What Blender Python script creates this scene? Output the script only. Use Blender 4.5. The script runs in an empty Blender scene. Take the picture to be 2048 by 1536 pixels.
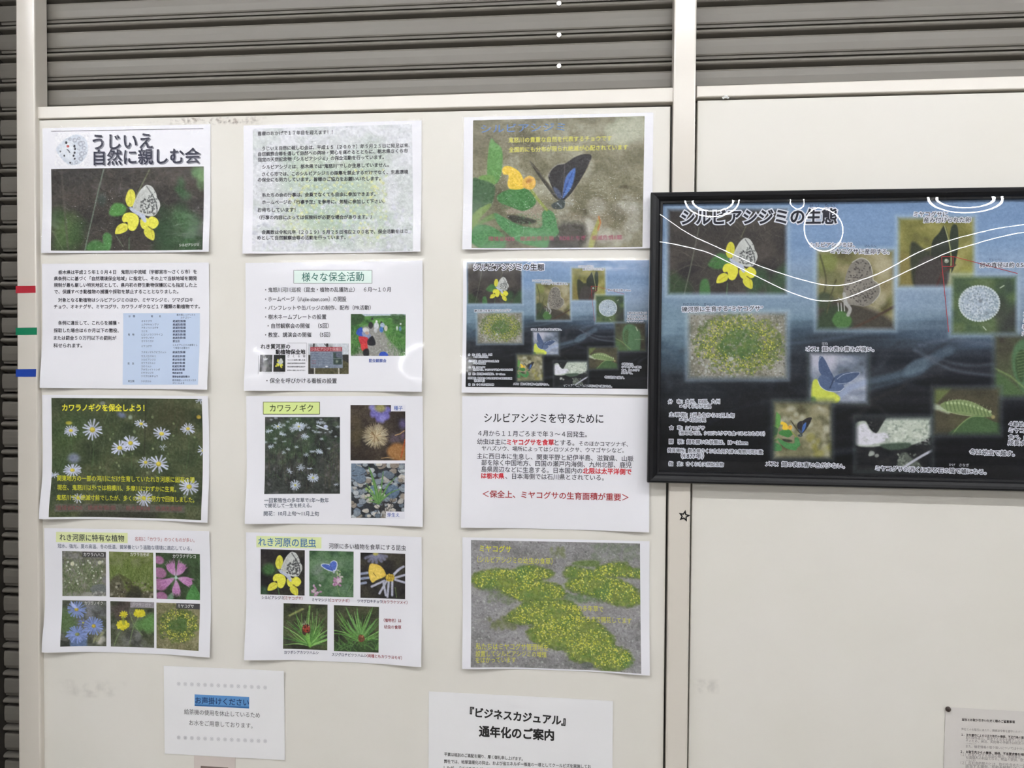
import bpy, math, random
import numpy as np
from mathutils import Matrix, Vector

# ------------------------------------------------------------------ camera, world, exposure
SC = bpy.context.scene
COL = SC.collection
ZC = 1.45                                   # eye height of the photographer
F_PX, YAW, PITCH, ROLL, DIST = 1522.37, 0.103533, -0.023066, -0.008612, 1.204807

def _rot(a, b, c):
    ca, sa, cb, sb, cc, sc_ = math.cos(a), math.sin(a), math.cos(b), math.sin(b), math.cos(c), math.sin(c)
    rz = np.array([[ca, -sa, 0], [sa, ca, 0], [0, 0, 1]])
    rx = np.array([[1, 0, 0], [0, cb, -sb], [0, sb, cb]])
    ry = np.array([[cc, 0, sc_], [0, 1, 0], [-sc_, 0, cc]])
    return rz @ rx @ ry

RC = _rot(YAW, PITCH, ROLL)
CAM = np.array([0.0, -DIST, 0.0])           # heights below are measured from the eye, ZC is added on placing

cam_data = bpy.data.cameras.new('camera')
cam = bpy.data.objects.new('camera', cam_data)
COL.objects.link(cam)
SC.camera = cam
cam_data.sensor_fit = 'HORIZONTAL'
cam_data.sensor_width = 36.0
cam_data.lens = F_PX / 2048.0 * 36.0
cam_data.clip_start = 0.01
_m = np.eye(4)
_m[:3, 0] = RC @ [1, 0, 0]
_m[:3, 1] = RC @ [0, 0, 1]
_m[:3, 2] = RC @ [0, -1, 0]
_m[:3, 3] = [0, -DIST, ZC]
cam.matrix_world = Matrix(_m.tolist())

SC.view_settings.view_transform = 'Standard'
SC.view_settings.look = 'None'
SC.view_settings.gamma = 1.0
SC.view_settings.use_curve_mapping = False
SC.view_settings.exposure = 0.31

world = bpy.data.worlds.new('world')
SC.world = world
world.use_nodes = True
world.node_tree.nodes['Background'].inputs[0].default_value = (0.9, 0.92, 1.0, 1)
world.node_tree.nodes['Background'].inputs[1].default_value = 0.02

# ------------------------------------------------------------------ helpers: materials
def lin(c):
    c = np.asarray(c, float) / 255.0
    return np.where(c <= 0.04045, c / 12.92, ((c + 0.055) / 1.055) ** 2.4)

_mats = {}
def mat(name, rgb, rough=0.6, spec=0.3, metal=0.0, noise=None, bump=None):
    """plain procedural surface; rgb is 0-255 sRGB; noise = (scale, amount), bump = (scale, strength)"""
    if name in _mats:
        return _mats[name]
    m = bpy.data.materials.new(name)
    m.use_nodes = True
    nt = m.node_tree
    b = nt.nodes['Principled BSDF']
    c = [float(x) for x in lin(rgb)] + [1]
    b.inputs['Base Color'].default_value = c
    b.inputs['Roughness'].default_value = rough
    b.inputs['Specular IOR Level'].default_value = spec
    b.inputs['Metallic'].default_value = metal
    if noise or bump:
        tc = nt.nodes.new('ShaderNodeTexCoord')
    if noise:
        n = nt.nodes.new('ShaderNodeTexNoise')
        n.inputs['Scale'].default_value = noise[0]
        n.inputs['Detail'].default_value = 6
        nt.links.new(tc.outputs['Object'], n.inputs['Vector'])
        r = nt.nodes.new('ShaderNodeValToRGB')
        r.color_ramp.elements[0].position = 0.3
        r.color_ramp.elements[1].position = 0.62
        k = 1 - noise[1]
        r.color_ramp.elements[0].color = [c[0] * k, c[1] * k, c[2] * k * 0.98, 1]
        r.color_ramp.elements[1].color = c
        nt.links.new(n.outputs['Fac'], r.inputs['Fac'])
        nt.links.new(r.outputs['Color'], b.inputs['Base Color'])
    if bump:
        n2 = nt.nodes.new('ShaderNodeTexNoise')
        n2.inputs['Scale'].default_value = bump[0]
        n2.inputs['Detail'].default_value = 3
        nt.links.new(tc.outputs['Object'], n2.inputs['Vector'])
        bp = nt.nodes.new('ShaderNodeBump')
        bp.inputs['Strength'].default_value = bump[1]
        bp.inputs['Distance'].default_value = 0.002
        nt.links.new(n2.outputs['Fac'], bp.inputs['Height'])
        nt.links.new(bp.outputs['Normal'], b.inputs['Normal'])
    _mats[name] = m
    return m

def ink(rgb):
    return mat('ink_%02x%02x%02x' % tuple(int(x) for x in rgb), rgb, 0.55, 0.2)

def print_mat(name='printed_photo', rough=0.5):
    if name in _mats:
        return _mats[name]
    m = bpy.data.materials.new(name)
    m.use_nodes = True
    nt = m.node_tree
    b = nt.nodes['Principled BSDF']
    a = nt.nodes.new('ShaderNodeVertexColor')
    a.layer_name = 'print'
    nt.links.new(a.outputs['Color'], b.inputs['Base Color'])
    b.inputs['Roughness'].default_value = rough
    b.inputs['Specular IOR Level'].default_value = 0.2
    _mats[name] = m
    return m

def film_mat(name, rough, ior=1.45, bumps=()):
    """clear plastic: what is not reflected passes straight through; bumps = ((scale xyz, strength), ...)"""
    if name in _mats:
        return _mats[name]
    m = bpy.data.materials.new(name)
    m.use_nodes = True
    nt = m.node_tree
    for n in list(nt.nodes):
        nt.nodes.remove(n)
    out = nt.nodes.new('ShaderNodeOutputMaterial')
    mix = nt.nodes.new('ShaderNodeMixShader')
    tr = nt.nodes.new('ShaderNodeBsdfTransparent')
    gl = nt.nodes.new('ShaderNodeBsdfGlossy')
    gl.inputs['Roughness'].default_value = rough
    f0 = ((ior - 1) / (ior + 1)) ** 2       # thin sheet: the same reflectance from either side (Schlick)
    ge = nt.nodes.new('ShaderNodeNewGeometry')
    dt = nt.nodes.new('ShaderNodeVectorMath')
    dt.operation = 'DOT_PRODUCT'
    nt.links.new(ge.outputs['Normal'], dt.inputs[0])
    nt.links.new(ge.outputs['Incoming'], dt.inputs[1])
    last = dt.outputs['Value']
    for op, second, third in (('ABSOLUTE', None, None), ('SUBTRACT', 1.0, None), ('POWER', 5.0, None), ('MULTIPLY_ADD', 1.0 - f0, f0)):
        fr = nt.nodes.new('ShaderNodeMath')
        fr.operation = op
        if op == 'SUBTRACT':
            fr.inputs[0].default_value = 1.0
            nt.links.new(last, fr.inputs[1])
        else:
            nt.links.new(last, fr.inputs[0])
            if second is not None:
                fr.inputs[1].default_value = second
            if third is not None:
                fr.inputs[2].default_value = third
        last = fr.outputs[0]
    nt.links.new(fr.outputs[0], mix.inputs[0])
    nt.links.new(tr.outputs[0], mix.inputs[1])
    nt.links.new(gl.outputs[0], mix.inputs[2])
    nt.links.new(mix.outputs[0], out.inputs[0])
    tc = nt.nodes.new('ShaderNodeTexCoord')
    prev = None
    for (sx, sy, sz), st, dist, lo in bumps:
        mp = nt.nodes.new('ShaderNodeMapping')
        mp.inputs['Scale'].default_value = (sx, sy, sz)
        nt.links.new(tc.outputs['Object'], mp.inputs['Vector'])
        n = nt.nodes.new('ShaderNodeTexNoise')
        n.inputs['Scale'].default_value = 1.0
        n.inputs['Detail'].default_value = 2
        nt.links.new(mp.outputs[0], n.inputs['Vector'])
        rm = nt.nodes.new('ShaderNodeMapRange')
        rm.inputs['From Min'].default_value = lo
        rm.inputs['From Max'].default_value = 0.85
        nt.links.new(n.outputs['Fac'], rm.inputs['Value'])
        bp = nt.nodes.new('ShaderNodeBump')
        bp.inputs['Strength'].default_value = st
        bp.inputs['Distance'].default_value = dist
        nt.links.new(rm.outputs[0], bp.inputs['Height'])
        if prev:
            nt.links.new(prev.outputs['Normal'], bp.inputs['Normal'])
        prev = bp
    if prev:
        nt.links.new(prev.outputs['Normal'], gl.inputs['Normal'])
    _mats[name] = m
    return m

def glow_mat(name, rgb, strength):
    m = bpy.data.materials.new(name)
    m.use_nodes = True
    nt = m.node_tree
    b = nt.nodes['Principled BSDF']
    b.inputs['Emission Color'].default_value = (*rgb, 1)
    b.inputs['Emission Strength'].default_value = strength
    return m

# ------------------------------------------------------------------ helpers: meshes and objects
class MB:
    """collects faces (any number of corners) with a material slot each, then links ONE mesh object"""
    def __init__(self):
        self.v, self.idx, self.tot, self.mi, self.mats, self.n = [], [], [], [], [], 0

    def slot(self, m):
        if m not in self.mats:
            self.mats.append(m)
        return self.mats.index(m)

    def add(self, verts, faces, m):
        s = self.slot(m)
        verts = np.asarray(verts, float).reshape(-1, 3)
        if isinstance(faces, np.ndarray):
            self.idx.append((faces + self.n).ravel())
            self.tot.append(np.full(len(faces), faces.shape[1], int))
            self.mi.append(np.full(len(faces), s, int))
        else:
            self.idx.append(np.array([i + self.n for f in faces for i in f], int))
            self.tot.append(np.array([len(f) for f in faces], int))
            self.mi.append(np.full(len(faces), s, int))
        self.v.append(verts)
        self.n += len(verts)

    def add_loops(self, verts, idx, tot, m):
        self.v.append(np.asarray(verts, float))
        self.idx.append(np.asarray(idx, int) + self.n)
        self.tot.append(np.asarray(tot, int))
        self.mi.append(np.full(len(tot), self.slot(m), int))
        self.n += len(verts)

    def box(self, lo, hi, m, bev=0.0):
        (x0, y0, z0), (x1, y1, z1) = lo, hi
        if bev:
            self.prism([(x0, z0), (x1, z0), (x1, z1), (x0, z1)], y0, y1, m, bev)
            return
        v = [(x, y, z) for z in (z0, z1) for y in (y0, y1) for x in (x0, x1)]
        self.add(v, [(0, 2, 3, 1), (4, 5, 7, 6), (0, 1, 5, 4), (2, 6, 7, 3), (0, 4, 6, 2), (1, 3, 7, 5)], m)

    def prism(self, quad, y0, y1, m, bev=0.0):
        """a convex outline in x-z extruded from the front y0 to y1, front edge eased by bev"""
        q = np.array(quad, float)
        n = len(q)
        c = q.mean(0)
        ins = []
        for i in range(n):
            a, b, d = q[i - 1], q[i], q[(i + 1) % n]
            e1, e2 = (a - b) / np.linalg.norm(a - b), (d - b) / np.linalg.norm(d - b)
            ins.append(b + (e1 + e2) * bev)
        ins = np.array(ins)
        rings = []
        if bev:
            rings.append((ins, y0))
            rings.append((q * 0.7 + ins * 0.3, y0 + bev * 0.3))
            rings.append((q, y0 + bev))
        else:
            rings.append((q, y0))
        rings.append((q, y1))
        v, f = [], []
        for r, y in rings:
            v += [(p[0], y, p[1]) for p in r]
        for k in range(len(rings) - 1):
            for i in range(n):
                j = (i + 1) % n
                f.append((k * n + i, k * n + j, (k + 1) * n + j, (k + 1) * n + i))
        f.append(tuple(range(n))[::-1])
        f.append(tuple(range((len(rings) - 1) * n, len(rings) * n)))
        self.add(v, f, m)

    def tube(self, p0, p1, r, m, seg=10):
        p0, p1 = np.array(p0, float), np.array(p1, float)
        d = (p1 - p0) / np.linalg.norm(p1 - p0)
        a = np.cross(d, [0, 0, 1.0] if abs(d[2]) < 0.9 else [1.0, 0, 0])
        a /= np.linalg.norm(a)
        b = np.cross(d, a)
        ang = np.arange(seg) * 2 * math.pi / seg
        ring = np.cos(ang)[:, None] * a * r + np.sin(ang)[:, None] * b * r
        v = np.concatenate([p0 + ring, p1 + ring])
        f = [(i, (i + 1) % seg, seg + (i + 1) % seg, seg + i) for i in range(seg)]
        f += [tuple(range(seg))[::-1], tuple(range(seg, 2 * seg))]
        self.add(v, f, m)

    def build(self, name, parent=None, smooth=False, color=None):
        me = bpy.data.meshes.new(name)
        v = np.concatenate(self.v)
        idx = np.concatenate(self.idx)
        tot = np.concatenate(self.tot)
        me.vertices.add(len(v))
        me.vertices.foreach_set('co', v.astype(np.float32).ravel())
        me.loops.add(len(idx))
        me.loops.foreach_set('vertex_index', idx.astype(np.int32))
        me.polygons.add(len(tot))
        me.polygons.foreach_set('loop_start', np.concatenate([[0], np.cumsum(tot)[:-1]]).astype(np.int32))
        me.polygons.foreach_set('loop_total', tot.astype(np.int32))
        for m in self.mats:
            me.materials.append(m)
        me.polygons.foreach_set('material_index', np.concatenate(self.mi).astype(np.int32))
        me.polygons.foreach_set('use_smooth', np.full(len(tot), smooth))
        if color is not None:
            ca = me.color_attributes.new('print', 'FLOAT_COLOR', 'POINT')
            c4 = np.ones((len(v), 4), np.float32)
            c4[:, :3] = color
            ca.data.foreach_set('color', c4.ravel())
        me.update(calc_edges=True)
        me.validate()
        o = bpy.data.objects.new(name, me)
        COL.objects.link(o)
        if parent:
            o.parent = parent
        return o

def tag(o, label, cat, group=None, kind=None):
    o['label'] = label
    o['category'] = cat
    if group:
        o['group'] = group
    if kind:
        o['kind'] = kind
    return o

def struct(o, label=None):
    o['kind'] = 'structure'
    if label:
        o['label'] = label
    return o

# ------------------------------------------------------------------ helpers: measured points of the wall
def rays(p):
    p = np.asarray(p, float)
    d = np.stack([(p[..., 0] - 1024) / F_PX, np.ones(p.shape[:-1]), (768 - p[..., 1]) / F_PX], -1)
    return d @ RC.T

def at(p, y=0.0):
    """photo pixel -> point (x, z above eye height) on the vertical plane at depth y"""
    d = rays(p)
    t = (DIST + y) / d[..., 1]
    X = CAM + d * t[..., None]
    return X[..., [0, 2]]

class Sheet:
    """a flat sheet on the wall: local u to the right, v up, off towards the viewer; carries its bend"""
    def __init__(self, x, z, t, y, size=(0.297, 0.210), lift=(0, 0, 0, 0, 0), root=None):
        self.x, self.z, self.t, self.y, self.w, self.h = x, z, t, y, size[0], size[1]
        self.lift = [1.4 * l for l in lift]
        self.root = root
        self.blocks = {}
        self.H = None
        self.zt = (0, 0, 1, 1)

    def zoom(self, ox, oy, s, sy=None):
        self.zt = (ox, oy, s, sy or s)

    def px(self, p):
        p = np.asarray(p, float)
        q = np.stack([self.zt[0] + p[..., 0] / self.zt[2], self.zt[1] + p[..., 1] / self.zt[3]], -1)
        return q

    def uv_px(self, q):
        if self.H is not None:
            w = np.concatenate([q, np.ones(q.shape[:-1] + (1,))], -1) @ self.H.T
            q = w[..., :2] / w[..., 2:]
        xz = at(q, self.y)
        dx, dz = xz[..., 0] - self.x, xz[..., 1] - self.z
        c, s = math.cos(self.t), math.sin(self.t)
        return np.stack([dx * c + dz * s, -dx * s + dz * c], -1)

    def uv(self, p):
        return self.uv_px(self.px(p))

    def bend(self, uv):
        u, v = uv[..., 0], uv[..., 1]
        bl, br, bm, tl, tr = self.lift
        def corner(cx, cy, a, r):
            return a * np.exp(-(((u - cx) ** 2 + (v - cy) ** 2) / r ** 2))
        w, h = self.w / 2, self.h / 2
        d = corner(-w, -h, bl, 0.055) + corner(w, -h, br, 0.055) + corner(-w, h, tl, 0.04) + corner(w, h, tr, 0.04)
        d = d + bm * np.exp(-((v + h) / 0.05) ** 2) * np.exp(-(u / 0.09) ** 2)
        return d

    def pt(self, uv, off):
        return np.stack([uv[..., 0], -(off + self.bend(uv)), uv[..., 1]], -1)

    def grid(self, us, vs, off):
        U, V = np.meshgrid(us, vs)
        uv = np.stack([U, V], -1)
        return self.pt(uv, off).reshape(-1, 3), quads(len(us), len(vs))

def quads(nu, nv):
    i = np.arange((nv - 1) * nu).reshape(nv - 1, nu)[:, :-1].ravel()
    return np.stack([i, i + 1, i + nu + 1, i + nu], 1)      # faces look towards the viewer

# ------------------------------------------------------------------ helpers: lettering
_gl = {}
def glyphs(s, res=2):
    """outline of a line of lettering: vertices, face corners, corner counts, boundary edges with their outward directions"""
    key = (s, res)
    if key in _gl:
        return _gl[key]
    c = bpy.data.curves.new('text', 'FONT')
    c.body = s
    c.size = 1.0
    c.resolution_u = res
    o = bpy.data.objects.new('text', c)
    COL.objects.link(o)
    dg = bpy.context.evaluated_depsgraph_get()
    me = bpy.data.meshes.new_from_object(o.evaluated_get(dg))
    n = len(me.vertices)
    v = np.empty(n * 3, np.float32)
    me.vertices.foreach_get('co', v)
    v = v.reshape(-1, 3)[:, :2].astype(float)
    idx = np.empty(len(me.loops), np.int32)
    me.loops.foreach_get('vertex_index', idx)
    tot = np.empty(len(me.polygons), np.int32)
    me.polygons.foreach_get('loop_total', tot)
    bpy.data.objects.remove(o)
    bpy.data.curves.remove(c)
    bpy.data.meshes.remove(me)
    st = np.concatenate([[0], np.cumsum(tot)[:-1]])
    nxt = np.arange(len(idx)) + 1
    nxt[st + tot - 1] = st
    e0, e1 = idx, idx[nxt]
    fwd = e0.astype(np.int64) * n + e1
    rev = e1.astype(np.int64) * n + e0
    edge = ~np.isin(fwd, rev)
    e0, e1 = e0[edge], e1[edge]
    p, q, r = v[idx[st]], v[idx[st + 1]], v[idx[st + 2]]
    area = ((q - p)[:, 0] * (r - p)[:, 1] - (q - p)[:, 1] * (r - p)[:, 0]).sum()
    d = v[e1] - v[e0]
    d /= np.linalg.norm(d, axis=1, keepdims=True) + 1e-12
    nor = np.stack([d[:, 1], -d[:, 0]], 1) * (1 if area >= 0 else -1)
    vn = np.zeros_like(v)
    np.add.at(vn, e0, nor)
    np.add.at(vn, e1, nor)
    ln = np.linalg.norm(vn, axis=1, keepdims=True)
    vn = vn / np.maximum(ln, 0.3)
    cosn = np.clip(ln / 2, 0.55, 1)         # lengthen at corners so that the ribbon keeps its width
    vn = vn / cosn
    _gl[key] = (v, idx, tot, e0, e1, vn)
    return _gl[key]

_k = glyphs('国')[0]
EM_LO, EM_HI = _k[:, 1].min(), _k[:, 1].max()
EM_MID, EM_H = (EM_LO + EM_HI) / 2, EM_HI - EM_LO

_serial = [0]
SOLO = ('caption', 'photo_label', 'ruby_text', 'ornament_row', 'species_table_text', 'subheading')
def text(sh, part, s, xl, yl, xr, yr, col, bold=0.0, ys=1.0, off=0.0003, res=2, outline=None, parent=None):
    """one line of lettering from (xl,yl) to (xr,yr) (mid-height of the line) into the named part of the sheet"""
    if part in SOLO and part != 'species_table_text':
        _serial[0] += 1
        part = '%s#%d' % (part, _serial[0])
    a, b = sh.uv(np.array([(xl, yl), (xr, yr)], float))
    d = b - a
    L = np.linalg.norm(d)
    e = d / L
    n = np.array([-e[1], e[0]])
    v, idx, tot, e0, e1, vn = glyphs(s, res)
    x0, x1 = v[:, 0].min(), v[:, 0].max()
    k = L / (x1 - x0)
    def place(p):
        return a + ((p[:, :1] - x0) * k) * e + ((p[:, 1:] - EM_MID) * k * ys) * n
    mb = sh.block(part, parent)
    mb.add_loops(sh.pt(place(v), off), idx, tot, ink(col))
    rs = np.random.RandomState(len(s))
    todo = [(bold, col, off - 0.00001)] if bold else []
    if outline:
        todo.append((outline[0], outline[1], off - 0.0001))
    for w, cl, of in todo:
        m = len(e0)
        p = np.concatenate([v[e0], v[e1], v[e1] + vn[e1] * w, v[e0] + vn[e0] * w])
        jit = np.tile(rs.uniform(0, 0.00006, m), 4)          # no two ribbons lie in quite the same plane
        P3 = sh.pt(place(p), of)
        P3[:, 1] += jit
        i = np.arange(m)
        mb.add(P3, np.stack([i, i + m, i + 2 * m, i + 3 * m], 1), ink(cl))

def _block(self, part, parent=None):
    if part not in self.blocks:
        self.blocks[part] = (MB(), parent)
    return self.blocks[part][0]
Sheet.block = _block

def _patch(self, part, corners, col, off=0.0002, parent=None, n=8, border=None):
    """a flat colour field given by 4 corners TL TR BR BL (current zoom)"""
    c = self.uv(np.array(corners, float))
    s, t = np.meshgrid(np.linspace(0, 1, n * 2), np.linspace(0, 1, n))
    uv = ((1 - s) * (1 - t))[..., None] * c[0] + (s * (1 - t))[..., None] * c[1] + (s * t)[..., None] * c[2] + ((1 - s) * t)[..., None] * c[3]
    self.block(part, parent).add(self.pt(uv, off).reshape(-1, 3), quads(n * 2, n), ink(col))
    if border:
        for i in range(4):
            self.rule(part, corners[i], corners[(i + 1) % 4], border[1], border[0], off + 0.00005, parent)
Sheet.patch = _patch

def _rule(self, part, p, q, wpx, col, off=0.0003, parent=None):
    a, b = self.uv(np.array([p, q], float))
    d = b - a
    e = d / np.linalg.norm(d)
    w = wpx / self.zt[2] * 0.00082 * (0.45 if self.H is not None else 1)
    n = np.array([-e[1], e[0]]) * w / 2
    m = 24
    t = np.linspace(0, 1, m)[:, None]
    line = a + d * t
    uv = np.stack([line - n, line + n])
    self.block(part, parent).add(self.pt(uv, off).reshape(-1, 3), quads(m, 2), ink(col))
Sheet.rule = _rule

def rect(x0, y0, x1, y1):
    return [(x0, y0), (x1, y0), (x1, y1), (x0, y1)]

def _flush(self):
    for part in list(self.blocks):
        mb, parent = self.blocks[part]
        name = part.split('#')[0]
        self.blocks[part] = (mb.build(name, parent or self.root), parent)
    out = {k: v[0] for k, v in self.blocks.items()}
    self.blocks = {}
    return out
Sheet.flush = _flush

# ------------------------------------------------------------------ helpers: the printed photographs (painted in memory, laid on as colours of a fine mesh)
def lattice(h, w, sc_x, sc_y, seed):
    """smooth value noise 0..1"""
    rs = np.random.RandomState(seed)
    gy, gx = int(h / sc_y) + 4, int(w / sc_x) + 4
    g = rs.rand(gy, gx)
    ys, xs = np.arange(h) / sc_y + rs.rand(), np.arange(w) / sc_x + rs.rand()
    y0, x0 = ys.astype(int), xs.astype(int)
    fy, fx = ys - y0, xs - x0
    fy, fx = fy * fy * (3 - 2 * fy), fx * fx * (3 - 2 * fx)
    a = g[y0][:, x0] * (1 - fx) + g[y0][:, x0 + 1] * fx
    b = g[y0 + 1][:, x0] * (1 - fx) + g[y0 + 1][:, x0 + 1] * fx
    return a * (1 - fy)[:, None] + b * fy[:, None]

def smooth_loop(pts, n=8, closed=True):
    p = np.array(pts, float)
    m = len(p)
    out = []
    rng = range(m) if closed else range(m - 1)
    for i in rng:
        if closed:
            p0, p1, p2, p3 = p[i - 1], p[i], p[(i + 1) % m], p[(i + 2) % m]
        else:
            p0, p1, p2, p3 = p[max(i - 1, 0)], p[i], p[i + 1], p[min(i + 2, m - 1)]
        for t in np.arange(n) / n:
            out.append(0.5 * (2 * p1 + (p2 - p0) * t + (2 * p0 - 5 * p1 + 4 * p2 - p3) * t * t + (3 * p1 - p0 - 3 * p2 + p3) * t ** 3))
    if not closed:
        out.append(p[-1])
    return np.array(out)

class Cv:
    """a canvas over the photo-pixel box x0..x1, y0..y1 with s samples per pixel; colours are 0-255 sRGB"""
    def __init__(self, x0, y0, x1, y1, s=1.5, col=(90, 90, 90), seed=1):
        self.x0, self.y0, self.s = x0, y0, s
        self.w, self.h = int((x1 - x0) * s) + 2, int((y1 - y0) * s) + 2
        self.a = np.empty((self.h, self.w, 3))
        self.a[:] = col
        self.f = (0.0, 0.0, 1.0, 1.0)
        self.seed = seed
        self.r = np.random.RandomState(seed)
        self.clip = None

    def tf(self, ox, oy, s, sy=None):
        """what is drawn next is given in the coordinates of an enlargement: origin and scale"""
        self.f = (ox, oy, 1.0 / s, 1.0 / (sy or s))
        return self

    def P(self, p):
        p = np.asarray(p, float)
        x = (self.f[0] + p[..., 0] * self.f[2] - self.x0) * self.s
        y = (self.f[1] + p[..., 1] * self.f[3] - self.y0) * self.s
        return np.stack([x, y], -1)

    def k(self):
        return self.f[2] * self.s

    def win(self, lo, hi, pad):
        ax, ay, bx, by = 0, 0, self.w, self.h
        if self.clip:
            ax, ay, bx, by = self.clip
        x0, y0 = max(ax, int(lo[0] - pad)), max(ay, int(lo[1] - pad))
        x1, y1 = min(bx, int(hi[0] + pad) + 2), min(by, int(hi[1] + pad) + 2)
        if x1 <= x0 or y1 <= y0:
            return None
        X, Y = np.meshgrid(np.arange(x0, x1) + 0.0, np.arange(y0, y1) + 0.0)
        return (slice(y0, y1), slice(x0, x1)), X, Y

    def set_clip(self, rc=None):
        if rc is None:
            self.clip = None
            return
        p = self.P(np.array([(rc[0], rc[1]), (rc[2], rc[3])], float))
        self.clip = (max(0, int(p[0, 0])), max(0, int(p[0, 1])), min(self.w, int(p[1, 0]) + 1), min(self.h, int(p[1, 1]) + 1))

    def mix(self, sl, m, col):
        m = m[..., None]
        self.a[sl] = self.a[sl] * (1 - m) + np.asarray(col, float) * m

    def ell(self, cx, cy, rx, ry, col, ang=0.0, soft=1.0, a=1.0):
        c = self.P((cx, cy))
        k = self.k()
        rx, ry = max(rx * k, 0.35), max(ry * self.f[3] * self.s, 0.35)
        sf = max(soft * k, 0.8)
        w = self.win(c - max(rx, ry), c + max(rx, ry), sf + 1)
        if w is None:
            return
        sl, X, Y = w
        ca, sa = math.cos(math.radians(ang)), math.sin(math.radians(ang))
        dx, dy = X - c[0], Y - c[1]
        u, v = (dx * ca + dy * sa) / rx, (-dx * sa + dy * ca) / ry
        d = (np.sqrt(u * u + v * v) - 1) * min(rx, ry)
        self.mix(sl, np.clip(0.5 - d / sf, 0, 1) * a, col)

    def poly(self, pts, col, soft=1.0, a=1.0, sm=True):
        p = self.P(smooth_loop(pts, 6) if sm else np.array(pts, float))
        sf = max(soft * self.k(), 0.8)
        w = self.win(p.min(0), p.max(0), sf + 1)
        if w is None:
            return
        sl, X, Y = w
        inside = np.zeros(X.shape, bool)
        dist = np.full(X.shape, 1e9)
        q = np.roll(p, -1, 0)
        for (x1, y1), (x2, y2) in zip(p, q):
            ey, ex = y2 - y1, x2 - x1
            if abs(ey) > 1e-9:
                inside ^= ((y1 > Y) != (y2 > Y)) & (X < ex * (Y - y1) / ey + x1)
            l2 = ex * ex + ey * ey + 1e-9
            t = np.clip(((X - x1) * ex + (Y - y1) * ey) / l2, 0, 1)
            dist = np.minimum(dist, (X - x1 - t * ex) ** 2 + (Y - y1 - t * ey) ** 2)
        d = np.sqrt(dist) * np.where(inside, -1, 1)
        self.mix(sl, np.clip(0.5 - d / sf, 0, 1) * a, col)

    def line(self, pts, wd, col, soft=1.0, a=1.0, sm=False, taper=False):
        p = self.P(smooth_loop(pts, 6, False) if sm else np.array(pts, float))
        k = self.k()
        hw, sf = max(wd * k / 2, 0.3), max(soft * k, 0.8)
        w = self.win(p.min(0), p.max(0), hw + sf + 1)
        if w is None:
            return
        sl, X, Y = w
        m = np.zeros(X.shape)
        n = len(p) - 1
        for i in range(n):
            (x1, y1), (x2, y2) = p[i], p[i + 1]
            ey, ex = y2 - y1, x2 - x1
            l2 = ex * ex + ey * ey + 1e-9
            t = np.clip(((X - x1) * ex + (Y - y1) * ey) / l2, 0, 1)
            d = np.sqrt((X - x1 - t * ex) ** 2 + (Y - y1 - t * ey) ** 2)
            h = hw * (1 - (i + t) / n * 0.85) if taper else hw
            m = np.maximum(m, np.clip(0.5 - (d - h) / sf, 0, 1))
        self.mix(sl, m * a, col)

    def noise(self, sx, sy=None, octs=3, seed=0):
        """fractal noise 0..1 over the clip box (scale in the current coordinates)"""
        ax, ay, bx, by = self.clip or (0, 0, self.w, self.h)
        h, w = by - ay, bx - ax
        k = self.k()
        sx, sy = sx * k, (sy or sx) * k
        out, amp, tot = np.zeros((h, w)), 1.0, 0.0
        for o in range(octs):
            out += amp * lattice(h, w, max(sx / 2 ** o, 1.0), max(sy / 2 ** o, 1.0), self.seed * 77 + seed * 13 + o)
            tot += amp
            amp *= 0.55
        out /= tot
        return np.clip((out - 0.5) * 1.7 + 0.5, 0, 1)

    def region(self):
        ax, ay, bx, by = self.clip or (0, 0, self.w, self.h)
        return (slice(ay, by), slice(ax, bx))

    def bg(self, pal, sx, sy=None, octs=3, seed=0, a=1.0):
        """ground of mottled colours: pal is a list of colours from the darkest to the lightest of the mottle"""
        n = self.noise(sx, sy, octs, seed)
        pal = np.array(pal, float)
        t = np.linspace(0, 1, len(pal))
        c = np.stack([np.interp(n, t, pal[:, i]) for i in range(3)], -1)
        sl = self.region()
        self.a[sl] = self.a[sl] * (1 - a) + c * a

    def grain(self, amt, sc=1.2, seed=5):
        ax, ay, bx, by = self.clip or (0, 0, self.w, self.h)
        n = lattice(by - ay, bx - ax, sc * self.s, sc * self.s, self.seed + seed) - 0.5
        self.a[self.region()] += n[..., None] * amt

    def feather(self, rc, under, wpx):
        """soft edge of a pasted picture: blend the box back to what lay under it"""
        self.set_clip(rc)
        sl = self.region()
        h, w = self.a[sl].shape[:2]
        Y, X = np.mgrid[0:h, 0:w].astype(float)
        d = np.minimum(np.minimum(X, w - 1 - X), np.minimum(Y, h - 1 - Y)) / (wpx * self.k())
        m = np.clip(d, 0, 1)[..., None]
        self.a[sl] = under[sl] * (1 - m) + self.a[sl] * m
        self.set_clip()

    def sample(self, q):
        x = np.clip((q[..., 0] - self.x0) * self.s, 0, self.w - 1.001)
        y = np.clip((q[..., 1] - self.y0) * self.s, 0, self.h - 1.001)
        x0, y0 = x.astype(int), y.astype(int)
        fx, fy = (x - x0)[..., None], (y - y0)[..., None]
        A = self.a
        return (A[y0, x0] * (1 - fx) + A[y0, x0 + 1] * fx) * (1 - fy) + (A[y0 + 1, x0] * (1 - fx) + A[y0 + 1, x0 + 1] * fx) * fy

    # -- motifs
    def blob(self, n, rc, r, cols, soft=1.5, a=1.0, flat=1.0, fn=None):
        for _ in range(n):
            x, y = self.r.uniform(rc[0], rc[2]), self.r.uniform(rc[1], rc[3])
            if fn and not fn(x, y):
                continue
            rr = self.r.uniform(*r)
            self.ell(x, y, rr, rr * flat * self.r.uniform(0.7, 1.2), cols[self.r.randint(len(cols))], self.r.uniform(0, 180), soft, a)

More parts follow.
